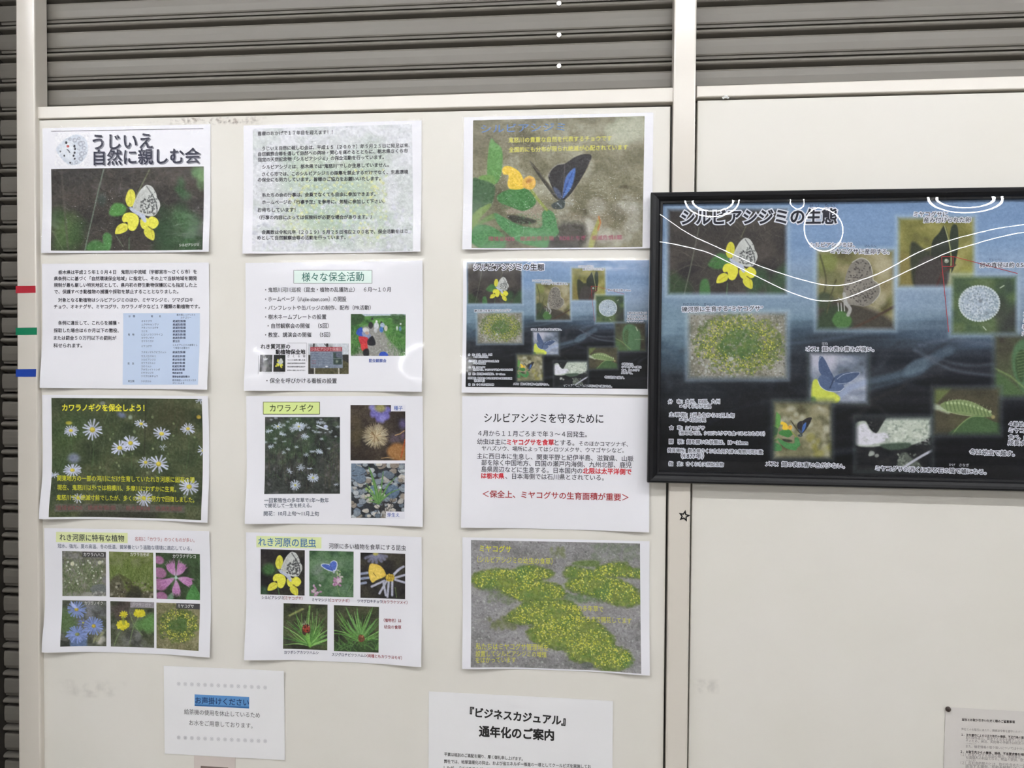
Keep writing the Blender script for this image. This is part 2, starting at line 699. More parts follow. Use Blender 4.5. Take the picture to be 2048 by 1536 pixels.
    def blades(self, n, rc, ln, ang, wd, cols, soft=1.0, a=1.0, fn=None):
        for _ in range(n):
            x, y = self.r.uniform(rc[0], rc[2]), self.r.uniform(rc[1], rc[3])
            if fn and not fn(x, y):
                continue
            l, t = self.r.uniform(*ln), math.radians(self.r.uniform(*ang))
            b = self.r.uniform(-0.25, 0.25)
            p = [(x, y), (x + math.cos(t) * l * 0.5, y - math.sin(t) * l * 0.5), (x + math.cos(t + b) * l, y - math.sin(t + b) * l)]
            self.line(p, self.r.uniform(*wd), cols[self.r.randint(len(cols))], soft, a, sm=True, taper=True)

    def daisy(self, cx, cy, r, n=16, col=(205, 212, 238), core=(225, 205, 60), flat=1.0, rot=0.0, cr=0.24, soft=2.0, a=1.0, wd=0.17):
        for i in range(n):
            t = 2 * math.pi * (i + self.r.uniform(-0.28, 0.28)) / n
            l = r * self.r.uniform(0.82, 1.05)
            ca, sa = math.cos(math.radians(rot)), math.sin(math.radians(rot))
            x, y = math.cos(t) * l, math.sin(t) * l * flat
            x, y = x * ca - y * sa, x * sa + y * ca
            sh = self.r.uniform(0.86, 1.04)
            self.line([(cx + x * 0.2, cy + y * 0.2), (cx + x * 0.92, cy + y * 0.92)], r * wd * self.r.uniform(0.75, 1.1), np.clip(np.array(col) * sh, 0, 255), soft, a)
        if core is not None:
            self.ell(cx, cy, r * cr, r * cr * max(flat, 0.75), np.array(core) * 0.82, 0, soft)
            self.ell(cx - r * 0.03, cy - r * 0.04, r * cr * 0.7, r * cr * 0.6, core, 0, soft)

    def gravel(self, rc, n, r=(4, 10), cols=None, soft=1.5):
        cols = cols or [(150, 148, 150), (120, 118, 122), (175, 174, 172), (98, 96, 98), (138, 132, 126)]
        self.blob(n, rc, r, cols, soft, 0.9, 0.75)

    def stonesN(self, rc, n, r, cols, edge=(45, 45, 50)):
        for _ in range(n):
            x, y = self.r.uniform(rc[0], rc[2]), self.r.uniform(rc[1], rc[3])
            rr = self.r.uniform(*r)
            m = self.r.randint(6, 9)
            pts = [(x + rr * self.r.uniform(0.7, 1.1) * math.cos(6.283 * i / m), y + rr * 0.75 * self.r.uniform(0.7, 1.1) * math.sin(6.283 * i / m)) for i in range(m)]
            c = np.array(cols[self.r.randint(len(cols))], float)
            self.poly([(px + rr * .06, py + rr * .1) for px, py in pts], edge, 2, 0.8)
            self.poly(pts, c, 2)
            self.ell(x - rr * 0.2, y - rr * 0.2, rr * 0.45, rr * 0.3, np.clip(c * 1.12, 0, 255), 0, rr * 0.5, 0.7)

PHOTO_LABELS = ['pale spotted wing logo', 'spotted butterfly on yellow flowers', 'washed-out meadow picture', 'dark butterfly with blue wings by an orange flower', 'grey riverbed', 'butterfly on yellow flowers',
    'notice board with red title', 'people on a gravel track', 'pale asters in grass', 'asters among dark stems', 'round fluffy seed head', 'green seedling among pebbles', 'pale green plant among stones', 'feathery green bush',
    'fringed pink flower', 'three blue daisies', 'yellow flowers', 'ring of yellow flowers', 'spotted butterfly on yellow flowers', 'blue butterfly on pink flower', 'yellow butterfly on a pale daisy', 'red beetle in green leaves', 'brown beetle in green leaves', 'yellow flowers over gravel']
ART_LABELS = ['spotted butterfly on yellow flowers', 'patch of yellow flowers on gravel', 'spotted butterfly from the side', 'dark leaves with one egg', 'round white egg', 'blue butterfly with open wings', 'dark butterfly by orange flower', 'pale rock', 'green leaf', 'green caterpillar']
_np = [0]
ART_ = None
def photo(sh, cv, corners, name='photograph', off=0.0002, dens=1.0, parent=None, px=False, label=None):
    """the picture of a canvas laid on the sheet between 4 corners TL TR BR BL"""
    q = np.array(corners, float) if px else sh.px(np.array(corners, float))
    nw = max(6, int(max(np.linalg.norm(q[1] - q[0]), np.linalg.norm(q[2] - q[3])) * dens))
    nh = max(6, int(max(np.linalg.norm(q[3] - q[0]), np.linalg.norm(q[2] - q[1])) * dens))
    s, t = np.meshgrid(np.linspace(0, 1, nw), np.linspace(0, 1, nh))
    s, t = s[..., None], t[..., None]
    P = (1 - s) * (1 - t) * q[0] + s * (1 - t) * q[1] + s * t * q[2] + (1 - s) * t * q[3]
    C3 = cv.sample(P)
    lum = (C3 @ np.array([.3, .59, .11]))[..., None]
    C3 = C3 + (lum - C3) * (0.06 if cv is ART_ else 0.13)
    rs = np.random.RandomState(nw * 7 + nh)
    g = rs.randn(nh + 2, nw + 2)
    g = (g[:-1, :-1] + g[1:, :-1] + g[:-1, 1:] + g[1:, 1:])[:nh, :nw] / 2
    big = lattice(nh, nw, 3.5, 3.0, nw + nh) - .5
    C3 = C3 + ((g * 4.5 + big * 22) * (0.5 + 0.5 * np.minimum(lum[..., 0] / 90, 1)) * (0.5 if cv is ART_ else 1.0))[..., None]
    col = lin(np.clip(C3, 2, 250))
    mb = MB()
    mb.add(sh.pt(sh.uv_px(P), off).reshape(-1, 3), quads(nw, nh), print_mat())
    o = mb.build(name, parent or sh.root, True, col.reshape(-1, 3).astype(np.float32))
    if label is None and name != 'printed_picture':
        label = PHOTO_LABELS[_np[0]]
        _np[0] += 1
    if label:
        o['label'] = label
    return o

def lycaenid(c, f, spots=True, flowers=True, tone=1.0):
    """closed-winged grass blue on yellow birdsfoot flowers; f maps the coordinates of the first poster's enlargement"""
    Y, Yd = np.array((230, 226, 66)) * tone, np.array((196, 178, 44)) * tone
    if flowers:
        c.poly([f(x, y) for x, y in [(985, 880), (1010, 825), (1045, 812), (1075, 850), (1078, 920), (1050, 985), (1005, 985), (980, 930)]], Y * .95, 4)
        c.line([f(1030, 840), f(1040, 970)], 8, Yd, 6, .6)
        c.poly([f(x, y) for x, y in [(945, 1110), (975, 1060), (1040, 1052), (1100, 1080), (1118, 1140), (1090, 1215), (1050, 1240), (1010, 1215), (1000, 1150), (960, 1150)]], Y, 4)
        c.poly([f(x, y) for x, y in [(875, 1262), (895, 1195), (950, 1160), (1000, 1175), (1000, 1230), (950, 1262), (900, 1272)]], Y * .97, 4)
        c.line([f(905, 1240), f(985, 1190)], 10, Yd, 8, .7)
        c.poly([f(x, y) for x, y in [(1130, 1130), (1165, 1098), (1215, 1120), (1222, 1190), (1180, 1225), (1140, 1195)]], Y * .97, 4)
        c.poly([f(x, y) for x, y in [(1205, 1130), (1245, 1090), (1300, 1112), (1320, 1165), (1275, 1215), (1215, 1200)]], Y, 4)
        c.poly([f(x, y) for x, y in [(1170, 1235), (1205, 1195), (1255, 1215), (1280, 1270), (1270, 1335), (1215, 1315), (1180, 1280)]], Y * .95, 4)
        c.line([f(1245, 1225), f(1262, 1315)], 9, Yd, 8, .8)
        c.line([f(1215, 1195), f(1265, 1230)], 10, (70, 60, 30), 6, .7)
    W = np.array((203, 207, 203)) * tone
    wing = [(1048, 1010), (1075, 925), (1120, 835), (1165, 785), (1200, 768), (1250, 788), (1290, 855), (1300, 900), (1325, 940), (1330, 990), (1305, 1045), (1275, 1082), (1215, 1088), (1130, 1062), (1065, 1035)]
    c.poly([f(x, y) for x, y in wing], W, 4)
    c.poly([f(x, y) for x, y in [(1060, 1000), (1090, 925), (1140, 850), (1160, 900), (1130, 980), (1110, 1040)]], W * .93, 20, .8)
    c.poly([f(x, y) for x, y in [(1025, 990), (1060, 1010), (1120, 1050), (1175, 1075), (1195, 1140), (1170, 1150), (1120, 1090), (1050, 1045), (1020, 1010)]], np.array((190, 198, 220)) * tone, 5)
    rs = np.random.RandomState(3)
    if spots:
        for i in range(130):
            a = rs.uniform(0, 1)
            b = rs.uniform(0.25, 1)
            x = 1075 + b * 235 + (1 - a) * -5
            y = 1045 - a * 250 * (0.35 + 0.65 * b) + b * 30
            if not (y > 1045 - (x - 1050) * 2.1 and y < 1080 and y > 790 + max(0, (x - 1240)) * 1.3 and x < 1320):
                continue
            c.ell(*f(x, y), rs.uniform(4, 8), rs.uniform(4, 10), np.array((66, 68, 70)) * tone, rs.uniform(0, 90), 5, .85)
        for i in range(30):
            t = i / 29
            x, y = 1205 + 105 * math.sin(t * 1.9) , 785 + 285 * t
            c.ell(*f(x - 8, y), 5, 8, np.array((80, 82, 84)) * tone, 0, 5, .7)
        c.line([f(*p) for p in wing[4:12]], 5, np.array((225, 228, 226)) * tone, 4, .8, sm=True)
        for i in range(9):
            t = i / 8
            c.line([f(1062 + 5 * t, 1010 - 10 * t), f(1130 + 170 * t, 800 + 255 * t ** 1.3 if t > .2 else 850 - 200 * t)], 2, np.array((170, 174, 172)) * tone, 3, .6)
    c.ell(*f(1022, 1002), 10, 9, np.array((120, 128, 145)) * tone, 0, 4)

def ident(x, y):
    return (x, y)

def shift(ox, oy, k, rx=1200.0, ry=930.0, ky=None):
    """maps the wing centre of the first poster's picture onto (ox, oy) at scale k"""
    return lambda x, y: (ox + (x - rx) * k, oy + (y - ry) * (ky or k))

# ------------------------------------------------------------------ ceiling lamps (they light the room; some mirror in the picture's film)
ROOM = dict(x0=-4.2, x1=6.2, yb=-8.6, yf=0.20, zc=ZC + 1.27)
LAMP_Z = ZC + 1.20
TUBE = 0.016
M_LAMP = mat('lamp_housing', (235, 236, 234), 0.4, 0.3)

def ceiling_lamp(x, y, power, label, group):
    root = bpy.data.objects.new('ceiling_lamp', None)
    COL.objects.link(root)
    root.location = (x, y, ROOM['zc'])
    tag(root, label, 'lamp', group)
    h = MB()
    h.box((-0.60, -0.05, -0.028), (0.60, 0.05, 0.0), M_LAMP)
    h.box((-0.598, -0.012, -0.06), (-0.585, 0.02, -0.028), M_LAMP)
    h.box((0.585, -0.012, -0.06), (0.598, 0.012, -0.028), M_LAMP)
    h.build('housing', root)
    t = MB()
    z = LAMP_Z - ROOM['zc']
    t.tube((-0.599, 0, z), (0.599, 0, z), TUBE, glow_mat('tube_glow', (0.97, 0.975, 1.0), power), 12)
    t.build('tube', root, True)
    return root

P_NEAR, P_MID, P_FAR = 42.0, 20.0, 64.0
for i in range(6):
    ceiling_lamp(-3.0 + i * 1.2, -1.38, P_NEAR, 'bare tube lamp in the ceiling row nearest the panels', 'near row of ceiling tube lamps')
    ceiling_lamp(-3.0 + i * 1.2, -2.36, P_MID, 'bare tube lamp in the middle ceiling row', 'middle row of ceiling tube lamps')
for i in range(8):
    ceiling_lamp(-3.0 + i * 1.2, -7.10, P_FAR, 'bare tube lamp in the ceiling row farthest from the panels', 'far row of ceiling tube lamps')

# ------------------------------------------------------------------ the room
def slab(name, lo, hi, m):
    b = MB()
    b.box(lo, hi, m)
    return struct(b.build(name))

R = ROOM
slab('floor', (R['x0'], R['yb'], -0.1), (R['x1'], R['yf'] + .1, 0.0), mat('floor_tiles', (150, 146, 139), 0.35, 0.3, noise=(3, 0.12)))
slab('ceiling', (R['x0'], R['yb'], R['zc']), (R['x1'], R['yf'] + .1, R['zc'] + .1), mat('ceiling_board', (228, 226, 222), 0.9, 0.1))
slab('wall_back', (R['x0'], R['yb'] - .1, 0), (R['x1'], R['yb'], R['zc']), mat('far_wall_paint', (126, 124, 120), 0.8, 0.1))
slab('wall_left', (R['x0'] - .1, R['yb'], 0), (R['x0'], R['yf'] + .1, R['zc']), mat('wall_paint', (196, 192, 186), 0.8, 0.1))
slab('wall_right', (R['x1'], R['yb'], 0), (R['x1'] + .1, R['yf'] + .1, R['zc']), mat('wall_paint', (196, 192, 186), 0.8, 0.1))
slab('wall_front', (R['x0'], R['yf'], 0), (R['x1'], R['yf'] + .1, R['zc']), mat('dark_wall', (90, 88, 84), 0.9, 0.1))

# ------------------------------------------------------------------ rolling shutter behind the partition
M_SLAT = mat('slat_paint', (118, 114, 107), 0.38, 0.35, noise=(6, 0.07))
M_STEEL = mat('dark_steel', (52, 49, 45), 0.4, 0.4)
SH_Y, PITCH_Z = 0.0250, 0.0488
zs = at((95, 47), SH_Y)[1]                  # a dark seam between two slats
prof = [(0.0000, 0.0000), (-0.0010, -0.0030), (-0.0016, -0.0130), (-0.0010, -0.0240), (0.0000, -0.0262), (0.0022, -0.0266),
        (0.0030, -0.0308), (0.0300, -0.0310), (0.0300, -0.0348)]
for i in range(10):                         # the rolled hook of a slat
    a = math.radians(80 - i * 14)
    prof.append((0.0026 - 0.0072 * math.cos(a), -0.0390 + 0.0044 * math.sin(a)))
prof += [(0.0120, -0.0470), (0.0160, -0.0484)]
prof = np.array(prof)
sx0, sx1 = -1.15, R['x1'] - 0.2
bm_ = MB()
rows = []
n0 = int((LAMP_Z - .15 - ZC - zs) / PITCH_Z)
for k in range(n0, -28, -1):
    for (dy, dz) in prof:
        rows.append((SH_Y + dy, ZC + zs + 0.0325 + k * PITCH_Z + dz))
rows = np.array(rows)
nr = len(rows)
sv = np.zeros((nr, 2, 3))
sv[:, 0, 0], sv[:, 1, 0] = sx0, sx1
sv[:, :, 1:] = rows[:, None, :]
bm_.add(sv.reshape(-1, 3), quads(2, nr), M_SLAT)
shutter = bm_.build('rolling_shutter')
tag(shutter, 'lowered grey steel rolling shutter of horizontal slats behind the white partition', 'shutter')
g = MB()
gx = at((5, 700), SH_Y)[0]
g.box((gx - 0.12, -0.12, 0), (gx, 0.060, ROOM['zc'] - .1), M_STEEL, 0.003)
g.build('guide_rail', shutter)
for py in (7, 70, 132):
    rv = MB()
    x, z = at((1118, py), SH_Y - .006)
    rv.tube((x, SH_Y - .0068, ZC + z), (x, SH_Y + .002, ZC + z), 0.0036, mat('rivet_steel', (222, 220, 214), 0.2, 0.8, 0.6), 12)
    rv.build('rivet', shutter)

# ------------------------------------------------------------------ white partition: posts, rails, panels
M_POST = mat('post_paint', (218, 212, 202), 0.2, 0.9)
M_PANEL = mat('panel_paint', (229, 226, 219), 0.42, 0.4, noise=(5.5, 0.035))
PY = -0.010                                 # front face of the posts

def post(l0, r0, l1, r1, label):
    """edges of the front face at the top and the bottom of the photo (pixels)"""
    a, b = at((l0, 0), PY), at((r0, 0), PY)
    c, d = at((l1, 1536), PY), at((r1, 1536), PY)
    def ext(p, q, z):
        t = (z - p[1]) / (q[1] - p[1])
        return (p[0] + (q[0] - p[0]) * t, ZC + z)
    zt, zb = 1.0, -ZC + 0.001
    m = MB()
    m.prism([ext(a, c, zb), ext(b, d, zb), ext(b, d, zt), ext(a, c, zt)], PY, 0.0195, M_POST, 0.0025)
    return tag(m.build('partition_post'), label, 'post')

post(31, 68, 37, 81, 'cream metal partition post at the left end, with coloured tape strips')
post(1349, 1394, 1331.5, 1374.5, 'cream metal partition post between the two panels, with a star sticker')

def rail(pts, label):
    q = [at(p, -0.003) for p in pts]
    m = MB()
    m.prism([(q[3][0], ZC + q[3][1]), (q[2][0], ZC + q[2][1]), (q[1][0], ZC + q[1][1]), (q[0][0], ZC + q[0][1])], -0.003, 0.0145, M_POST, 0.0015)
    return tag(m.build('partition_rail'), label, 'rail')

rail([(69, 213.5), (1348, 174.5), (1347, 203.5), (71, 237.5)], 'cream metal top rail over the left poster panel')
rr = rail([(1393.5, 171.8), (2700, 131), (2700, 161), (1393, 194.5)], 'cream metal top rail over the right panel, with shiny tape residue')

def panel(pts, label, y0=0.0):
    q = [at(p, y0) for p in pts]
    def down(p, s):
        t = (-ZC + 0.02 - p[1]) / (s[1] - p[1])
        return (p[0] + (s[0] - p[0]) * t, 0.02)
    m = MB()
    tl, tr, br, bl = q
    b0, b1 = down(tl, bl), down(tr, br)
    m.prism([b0, b1, (tr[0], ZC + tr[1]), (tl[0], ZC + tl[1])], y0, 0.0142, M_PANEL, 0.0015)
    return tag(m.build('partition_panel'), label, 'panel')

PAN_L = panel([(72.5, 240.5), (1341, 212.5), (1326.5, 1536), (82.5, 1536)], 'white steel partition panel covered with three columns of posters')
PAN_R = panel([(1395.5, 201), (2700, 167), (2700, 1536), (1376.5, 1536)], 'white steel partition panel behind the black framed picture', 0.001)
# brown rub marks along the head of the left panel and faint grey ones lower down
def scuff(pts, rgb, amount, sc_, pan):
    m_ = bpy.data.materials.new('rub_mark')
    m_.use_nodes = True
    nt = m_.node_tree
    b_ = nt.nodes['Principled BSDF']
    b_.inputs['Base Color'].default_value = [float(x) for x in lin(rgb)] + [1]
    b_.inputs['Roughness'].default_value = 0.7
    tc_, n_, r_, w_ = nt.nodes.new('ShaderNodeTexCoord'), nt.nodes.new('ShaderNodeTexNoise'), nt.nodes.new('ShaderNodeMapRange'), nt.nodes.new('ShaderNodeTexNoise')
    n_.inputs['Scale'].default_value, n_.inputs['Detail'].default_value = sc_, 5
    w_.inputs['Scale'].default_value = sc_ / 5
    mu = nt.nodes.new('ShaderNodeMath')
    mu.operation = 'MULTIPLY'
    ed = nt.nodes.new('ShaderNodeVertexColor')
    ed.layer_name = 'print'
    m2 = nt.nodes.new('ShaderNodeMath')
    m2.operation = 'MULTIPLY'
    nt.links.new(tc_.outputs['Object'], n_.inputs['Vector'])
    nt.links.new(tc_.outputs['Object'], w_.inputs['Vector'])
    nt.links.new(n_.outputs['Fac'], mu.inputs[0])
    nt.links.new(w_.outputs['Fac'], mu.inputs[1])
    r_.inputs['From Min'].default_value, r_.inputs['From Max'].default_value, r_.inputs['To Max'].default_value = 0.24, 0.42, amount
    nt.links.new(mu.outputs[0], r_.inputs['Value'])
    nt.links.new(r_.outputs[0], m2.inputs[0])
    nt.links.new(ed.outputs['Color'], m2.inputs[1])
    nt.links.new(m2.outputs[0], b_.inputs['Alpha'])
    q = at(np.array(pts, float), -0.0002)
    s_, t_ = np.meshgrid(np.linspace(0, 1, 24), np.linspace(0, 1, 8))
    S_, T_ = s_[..., None], t_[..., None]
    P_ = (1 - S_) * (1 - T_) * q[0] + S_ * (1 - T_) * q[1] + S_ * T_ * q[2] + (1 - S_) * T_ * q[3]
    mb = MB()
    mb.add(np.stack([P_[..., 0], np.full(s_.shape, -0.0002), P_[..., 1] + ZC], -1).reshape(-1, 3), quads(24, 8), m_)
    e_ = (np.sin(np.pi * s_) * np.sin(np.pi * t_)).clip(0, 1) ** 0.6
    o = mb.build('rub_mark', pan, True, np.repeat(e_.reshape(-1, 1), 3, 1).astype(np.float32))
    o['label'] = 'brownish rub mark' if rgb[0] > rgb[2] + 20 else 'grey smudge'
scuff([(290, 236.5), (540, 230.5), (540, 249), (290, 253)], (140, 112, 96), 0.8, 160, PAN_L)
scuff([(110, 1355), (260, 1360), (260, 1400), (110, 1395)], (186, 182, 176), 0.22, 60, PAN_L)
scuff([(1385, 1355), (1440, 1356), (1440, 1390), (1385, 1389)], (180, 176, 170), 0.2, 90, PAN_R)

# a narrow backing seen as the dark joint beside the panel
j = MB()
xa, xb = at((1320, 900), .014)[0], at((1352, 900), .014)[0]
j.box((xa - .02, 0.0145, 0.02), (xb + .012, 0.0162, ZC + 0.408), M_STEEL)
struct(j.build('trim_1'))

# shiny blobs of old tape on the right rail
tr_ = MB()
M_GLUE = mat('tape_residue', (240, 240, 238), 0.12, 0.8, bump=(900, 1.0))
for px_, py_, r_ in ((1447, 196, 2.6), (1452, 193.5, 3.4), (1456, 196, 2.2)):
    x, z = at((px_, py_), -0.0035)
    th = np.linspace(0, 2 * math.pi, 11)[:-1]
    r_ *= 0.0008
    tr_.add([(x + r_ * math.cos(t) * (1 + .3 * math.sin(3 * t)), -0.0037, ZC + z + r_ * math.sin(t)) for t in th] + [(x, -0.0052, ZC + z)],
            [(i, (i + 1) % 10, 10) for i in range(10)], M_GLUE)
g_ = tr_.build('tape_residue', rr, True)
g_['label'] = 'shiny tape residue'

# ------------------------------------------------------------------ coloured tape strips on the left post
for (nm, col, pts) in (('red', (170, 38, 52), [(31.5, 572), (70.5, 571.5), (71, 585.5), (31.5, 586.5)]),
                       ('green', (10, 118, 82), [(31.5, 655.5), (73.5, 655), (73.5, 669.5), (31.5, 670)]),
                       ('blue', (28, 64, 158), [(31.5, 738.5), (72, 738), (71.5, 753.5), (31.5, 753.5)])):
    q = [at(p, PY - .0004) for p in pts]
    m = MB()
    m.prism([(q[3][0], ZC + q[3][1]), (q[2][0], ZC + q[2][1]), (q[1][0], ZC + q[1][1]), (q[0][0], ZC + q[0][1])], PY - .0004, PY, mat(nm + '_tape', col, 0.4, 0.4))
    tag(m.build('tape_strip'), nm + ' tape strip stuck across the left cream post', 'tape')

# star sticker on the middle post: a black outline
star = MB()
cx, cz = at((1368.5, 1032), PY - .0004)
def star_pts(r, y):
    p = []
    for i in range(10):
        a = math.radians(8 + 36 * i)
        q = r if i % 2 == 0 else r * 0.46
        p.append((cx + q * math.cos(a), y, ZC + cz + q * math.sin(a)))
    return p
o_, i_ = 0.0096, 0.0045
sp = star_pts(o_, PY - .0006) + star_pts(i_, PY - .0006) + star_pts(o_, PY - .0001)
sf = [(k, (k + 1) % 10, 10 + (k + 1) % 10, 10 + k) for k in range(10)] + [(k, 20 + k, 20 + (k + 1) % 10, (k + 1) % 10) for k in range(10)]
star.add(sp, sf, mat('black_sticker', (20, 19, 20), 0.4, 0.3))
tag(star.build('star_sticker'), 'small black outlined star sticker on the cream middle post', 'sticker')

# ------------------------------------------------------------------ posters
M_PAPER = mat('white_paper', (240, 240, 246), 0.5, 0.25)
M_GREYPAPER = mat('copy_paper', (243, 243, 245), 0.6, 0.2)
M_LAM = film_mat('laminate', 0.08, 1.42, (((26, 26, 34), 0.10, 0.002, 0.0),))
M_LAM_TOP = film_mat('wrinkled_laminate', 0.06, 1.5, (((14, 14, 22), 0.60, 0.002, 0.0), ((60, 60, 190), 1.0, 0.0022, 0.58), ((420, 420, 620), 0.22, 0.0004, 0.2)))
M_SLEEVE = film_mat('clear_sleeve', 0.12, 1.4, (((30, 30, 30), 0.1, 0.002, 0.0),))

def sheet_grid(sh, w, h, off, nu=34, nv=26, z0=None):
    us = np.linspace(-w / 2, w / 2, nu)
    vs = np.linspace(-h / 2 if z0 is None else z0, h / 2, nv)
    return sh.grid(us, vs, off)

def poster(name, x, z, t, label, lift, film=M_LAM, size=(0.297, 0.210), paper=M_PAPER, y=-0.0012, cat='poster', group='laminated nature club posters', margin=0.0035):
    sh = Sheet(x, z, t, y, size, lift)
    f, q = sheet_grid(sh, size[0], size[1], 0.0)
    bk, q2 = sheet_grid(sh, size[0], size[1], -0.0003)
    m = MB()
    m.add(f, q, paper)
    m.add(bk, q2[:, ::-1], paper)
    nu, nv = 34, 26
    ring = list(range(nu)) + [nu * k + nu - 1 for k in range(1, nv)] + [nu * (nv - 1) + k for k in range(nu - 2, -1, -1)] + [nu * k for k in range(nv - 2, 0, -1)]
    m.add(np.concatenate([f[ring], bk[ring]]), [(i, (i + 1) % len(ring), len(ring) + (i + 1) % len(ring), len(ring) + i) for i in range(len(ring))], paper)
    root = m.build(name, None, True)
    root.location = (x, y, ZC + z)
    root.rotation_euler = (0, -t, 0)
    tag(root, label, cat, group)
    sh.root = root
    if film:
        m = MB()
        fv, fq = sheet_grid(sh, size[0] + 2 * margin, size[1] + 2 * margin, 0.0007, 48, 36)
        m.add(fv, fq, film)
        m.build('laminate_film', root, True)
    return sh

INK = (44, 44, 54)

# ---- row 1, left: club title page
S = poster('poster', -0.77614, 0.28939, -0.00087, 'poster of a spotted butterfly on yellow flowers under a bold two-line heading', (0.003, 0.004, 0.001, 0, 0), M_LAM_TOP)
S.zoom(60, 220, 5.12)
S.rule('rule_line', (218, 219), (1775, 191), 6, (92, 92, 102))
sc = (150, 150, 160)
for dx, dy, c_, of in ((12, 10, sc, 0.00022), (0, 0, (44, 46, 66), 0.0003)):
    text(S, 'heading', 'うじいえ', 645 + dx, 332 + dy, 1255 + dx, 318 + dy, c_, 0.022, 1.02, of, 4)
    text(S, 'heading', '自然に親しむ会', 655 + dx, 490 + dy, 1740 + dx, 470 + dy, c_, 0.022, 1.0, of, 4)
# wing-shaped spotted logo
cv = Cv(108, 262, 182, 336, 3.0, (240, 240, 246), 4).tf(60, 220, 5.12)
cv.poly([(268, 405), (320, 335), (400, 275), (480, 252), (560, 285), (592, 365), (585, 450), (540, 525), (470, 562), (390, 555), (330, 505)], (212, 220, 232), 8)
cv.poly([(300, 400), (350, 345), (420, 310), (450, 420), (420, 520), (350, 490)], (226, 232, 240), 30, .8)
for x, y, r in ((410, 300, 16), (460, 310, 24), (500, 292, 18), (520, 345, 30), (555, 390, 24), (545, 335, 20), (560, 440, 20), (530, 450, 28), (520, 500, 24), (475, 535, 18), (425, 545, 14), (500, 400, 16)):
    cv.ell(x, y, r, r, (168, 174, 190), 0, 6, .9)
    cv.ell(x + 2, y, r * .5, r * .5, (214, 220, 230), 0, 5, .9)
for x, y, r in ((372, 335, 13), (455, 370, 12), (462, 398, 12), (457, 437, 11), (447, 468, 11), (458, 500, 10), (312, 425, 8), (352, 468, 9), (412, 540, 9)):
    cv.ell(x, y, r * .9, r * 1.1, (42, 44, 54), 0, 4)
cv.ell(388, 372, 14, 13, (190, 70, 66), 0, 4)
cv.line([(378, 405), (395, 415), (408, 436)], 9, (70, 72, 84), 4, .9, sm=True)
photo(S, cv, rect(255, 240, 610, 575), 'logo', 0.0002, 1.5)
# butterfly photograph
cv = Cv(98, 330, 412, 504, 2.0, (52, 48, 44), 11).tf(60, 220, 5.12)
cv.bg([(36, 34, 34), (52, 48, 44), (66, 60, 54), (84, 74, 66)], 260, 200, 4)
cv.bg([(40, 38, 36), (70, 64, 58)], 1200, 500, 2, 3, .35)
cv.blades(620, (220, 640, 1780, 1430), (40, 200), (-20, 160), (3, 7), [(96, 86, 74), (78, 72, 62), (112, 100, 86), (34, 32, 32), (120, 112, 100)], 5, .4)
cv.blob(14, (230, 1050, 560, 1400), (50, 130), [(62, 92, 44), (48, 78, 38), (76, 104, 52)], 70, .55)
cv.blob(22, (1340, 950, 1790, 1440), (50, 130), [(44, 84, 46), (58, 98, 56), (38, 70, 40)], 70, .55)
cv.blob(6, (1500, 700, 1600, 900), (25, 50), [(50, 92, 52)], 35, .6)
cv.blob(6, (1690, 590, 1790, 760), (35, 70), [(92, 138, 82), (120, 160, 104)], 35, .6)
cv.poly([(590, 1440), (600, 1370), (680, 1330), (760, 1370), (820, 1440)], (66, 118, 58), 25)
cv.poly([(750, 1290), (790, 1255), (840, 1290), (835, 1400), (800, 1440), (760, 1380)], (72, 132, 66), 18)
cv.poly([(810, 1060), (850, 965), (930, 955), (990, 1000), (960, 1070), (870, 1090)], (74, 136, 60), 22)
cv.ell(735, 920, 45, 60, (56, 74, 66), 0, 40, .7)
cv.line([(755, 610), (700, 830), (655, 1030), (600, 1280), (568, 1440)], 13, (104, 122, 104), 6, .9, sm=True)
cv.line([(1225, 610), (1150, 760), (1090, 880)], 13, (104, 112, 78), 6, .9)
cv.line([(1050, 610), (1040, 760)], 7, (84, 80, 70), 6, .6)
cv.line([(325, 620), (345, 900), (400, 1430)], 22, (88, 86, 74), 16, .6)
cv.line([(240, 1240), (350, 1430)], 8, (104, 116, 84), 6, .7)
cv.line([(880, 1280), (960, 1400)], 8, (104, 124, 96), 6, .8)
cv.line([(1020, 1310), (1020, 1430)], 10, (84, 128, 84), 6, .8)
cv.line([(1010, 980), (1090, 1060)], 12, (90, 110, 70), 6)
lycaenid(cv, ident)
cv.grain(10, 1.5)
photo(S, cv, [(217, 606), (1780, 578), (1785, 1437), (232, 1443)], 'photograph', 0.0002, 1.0)
text(S, 'caption', 'シルビアシジミ', 1538, 1387, 1748, 1384, (232, 232, 232), 0.012, 1.1)
S.flush()

# ---- row 1, middle: greeting over a washed-out meadow picture
S = poster('poster', -0.42188, 0.28626, 0.00368, 'poster of plain text over a washed-out meadow picture, topmost of middle column', (0.004, 0.005, 0.001, 0, 0), M_LAM_TOP)
S.zoom(470, 230, 5.12)
cv = Cv(500, 242, 832, 508, 1.3, (205, 210, 216), 21).tf(470, 230, 5.12)
cv.bg([(196, 205, 203), (210, 216, 216), (220, 223, 228), (230, 232, 238)], 200, 130, 4)
cv.blob(60, (480, 400, 1560, 1300), (60, 150), [(188, 206, 186), (198, 212, 184), (182, 204, 186)], 90, .45)
cv.ell(1050, 900, 380, 300, (176, 200, 182), 0, 200, .6)
cv.blob(420, (560, 560, 1560, 1260), (6, 17), [(222, 222, 140), (212, 216, 150), (206, 216, 156), (190, 208, 168)], 7, .6)
cv.blob(260, (190, 900, 1830, 1400), (8, 24), [(226, 226, 238), (196, 200, 212), (210, 212, 226)], 9, .5)
cv.blob(160, (190, 100, 1830, 500), (8, 24), [(220, 222, 232), (192, 198, 202)], 9, .4)
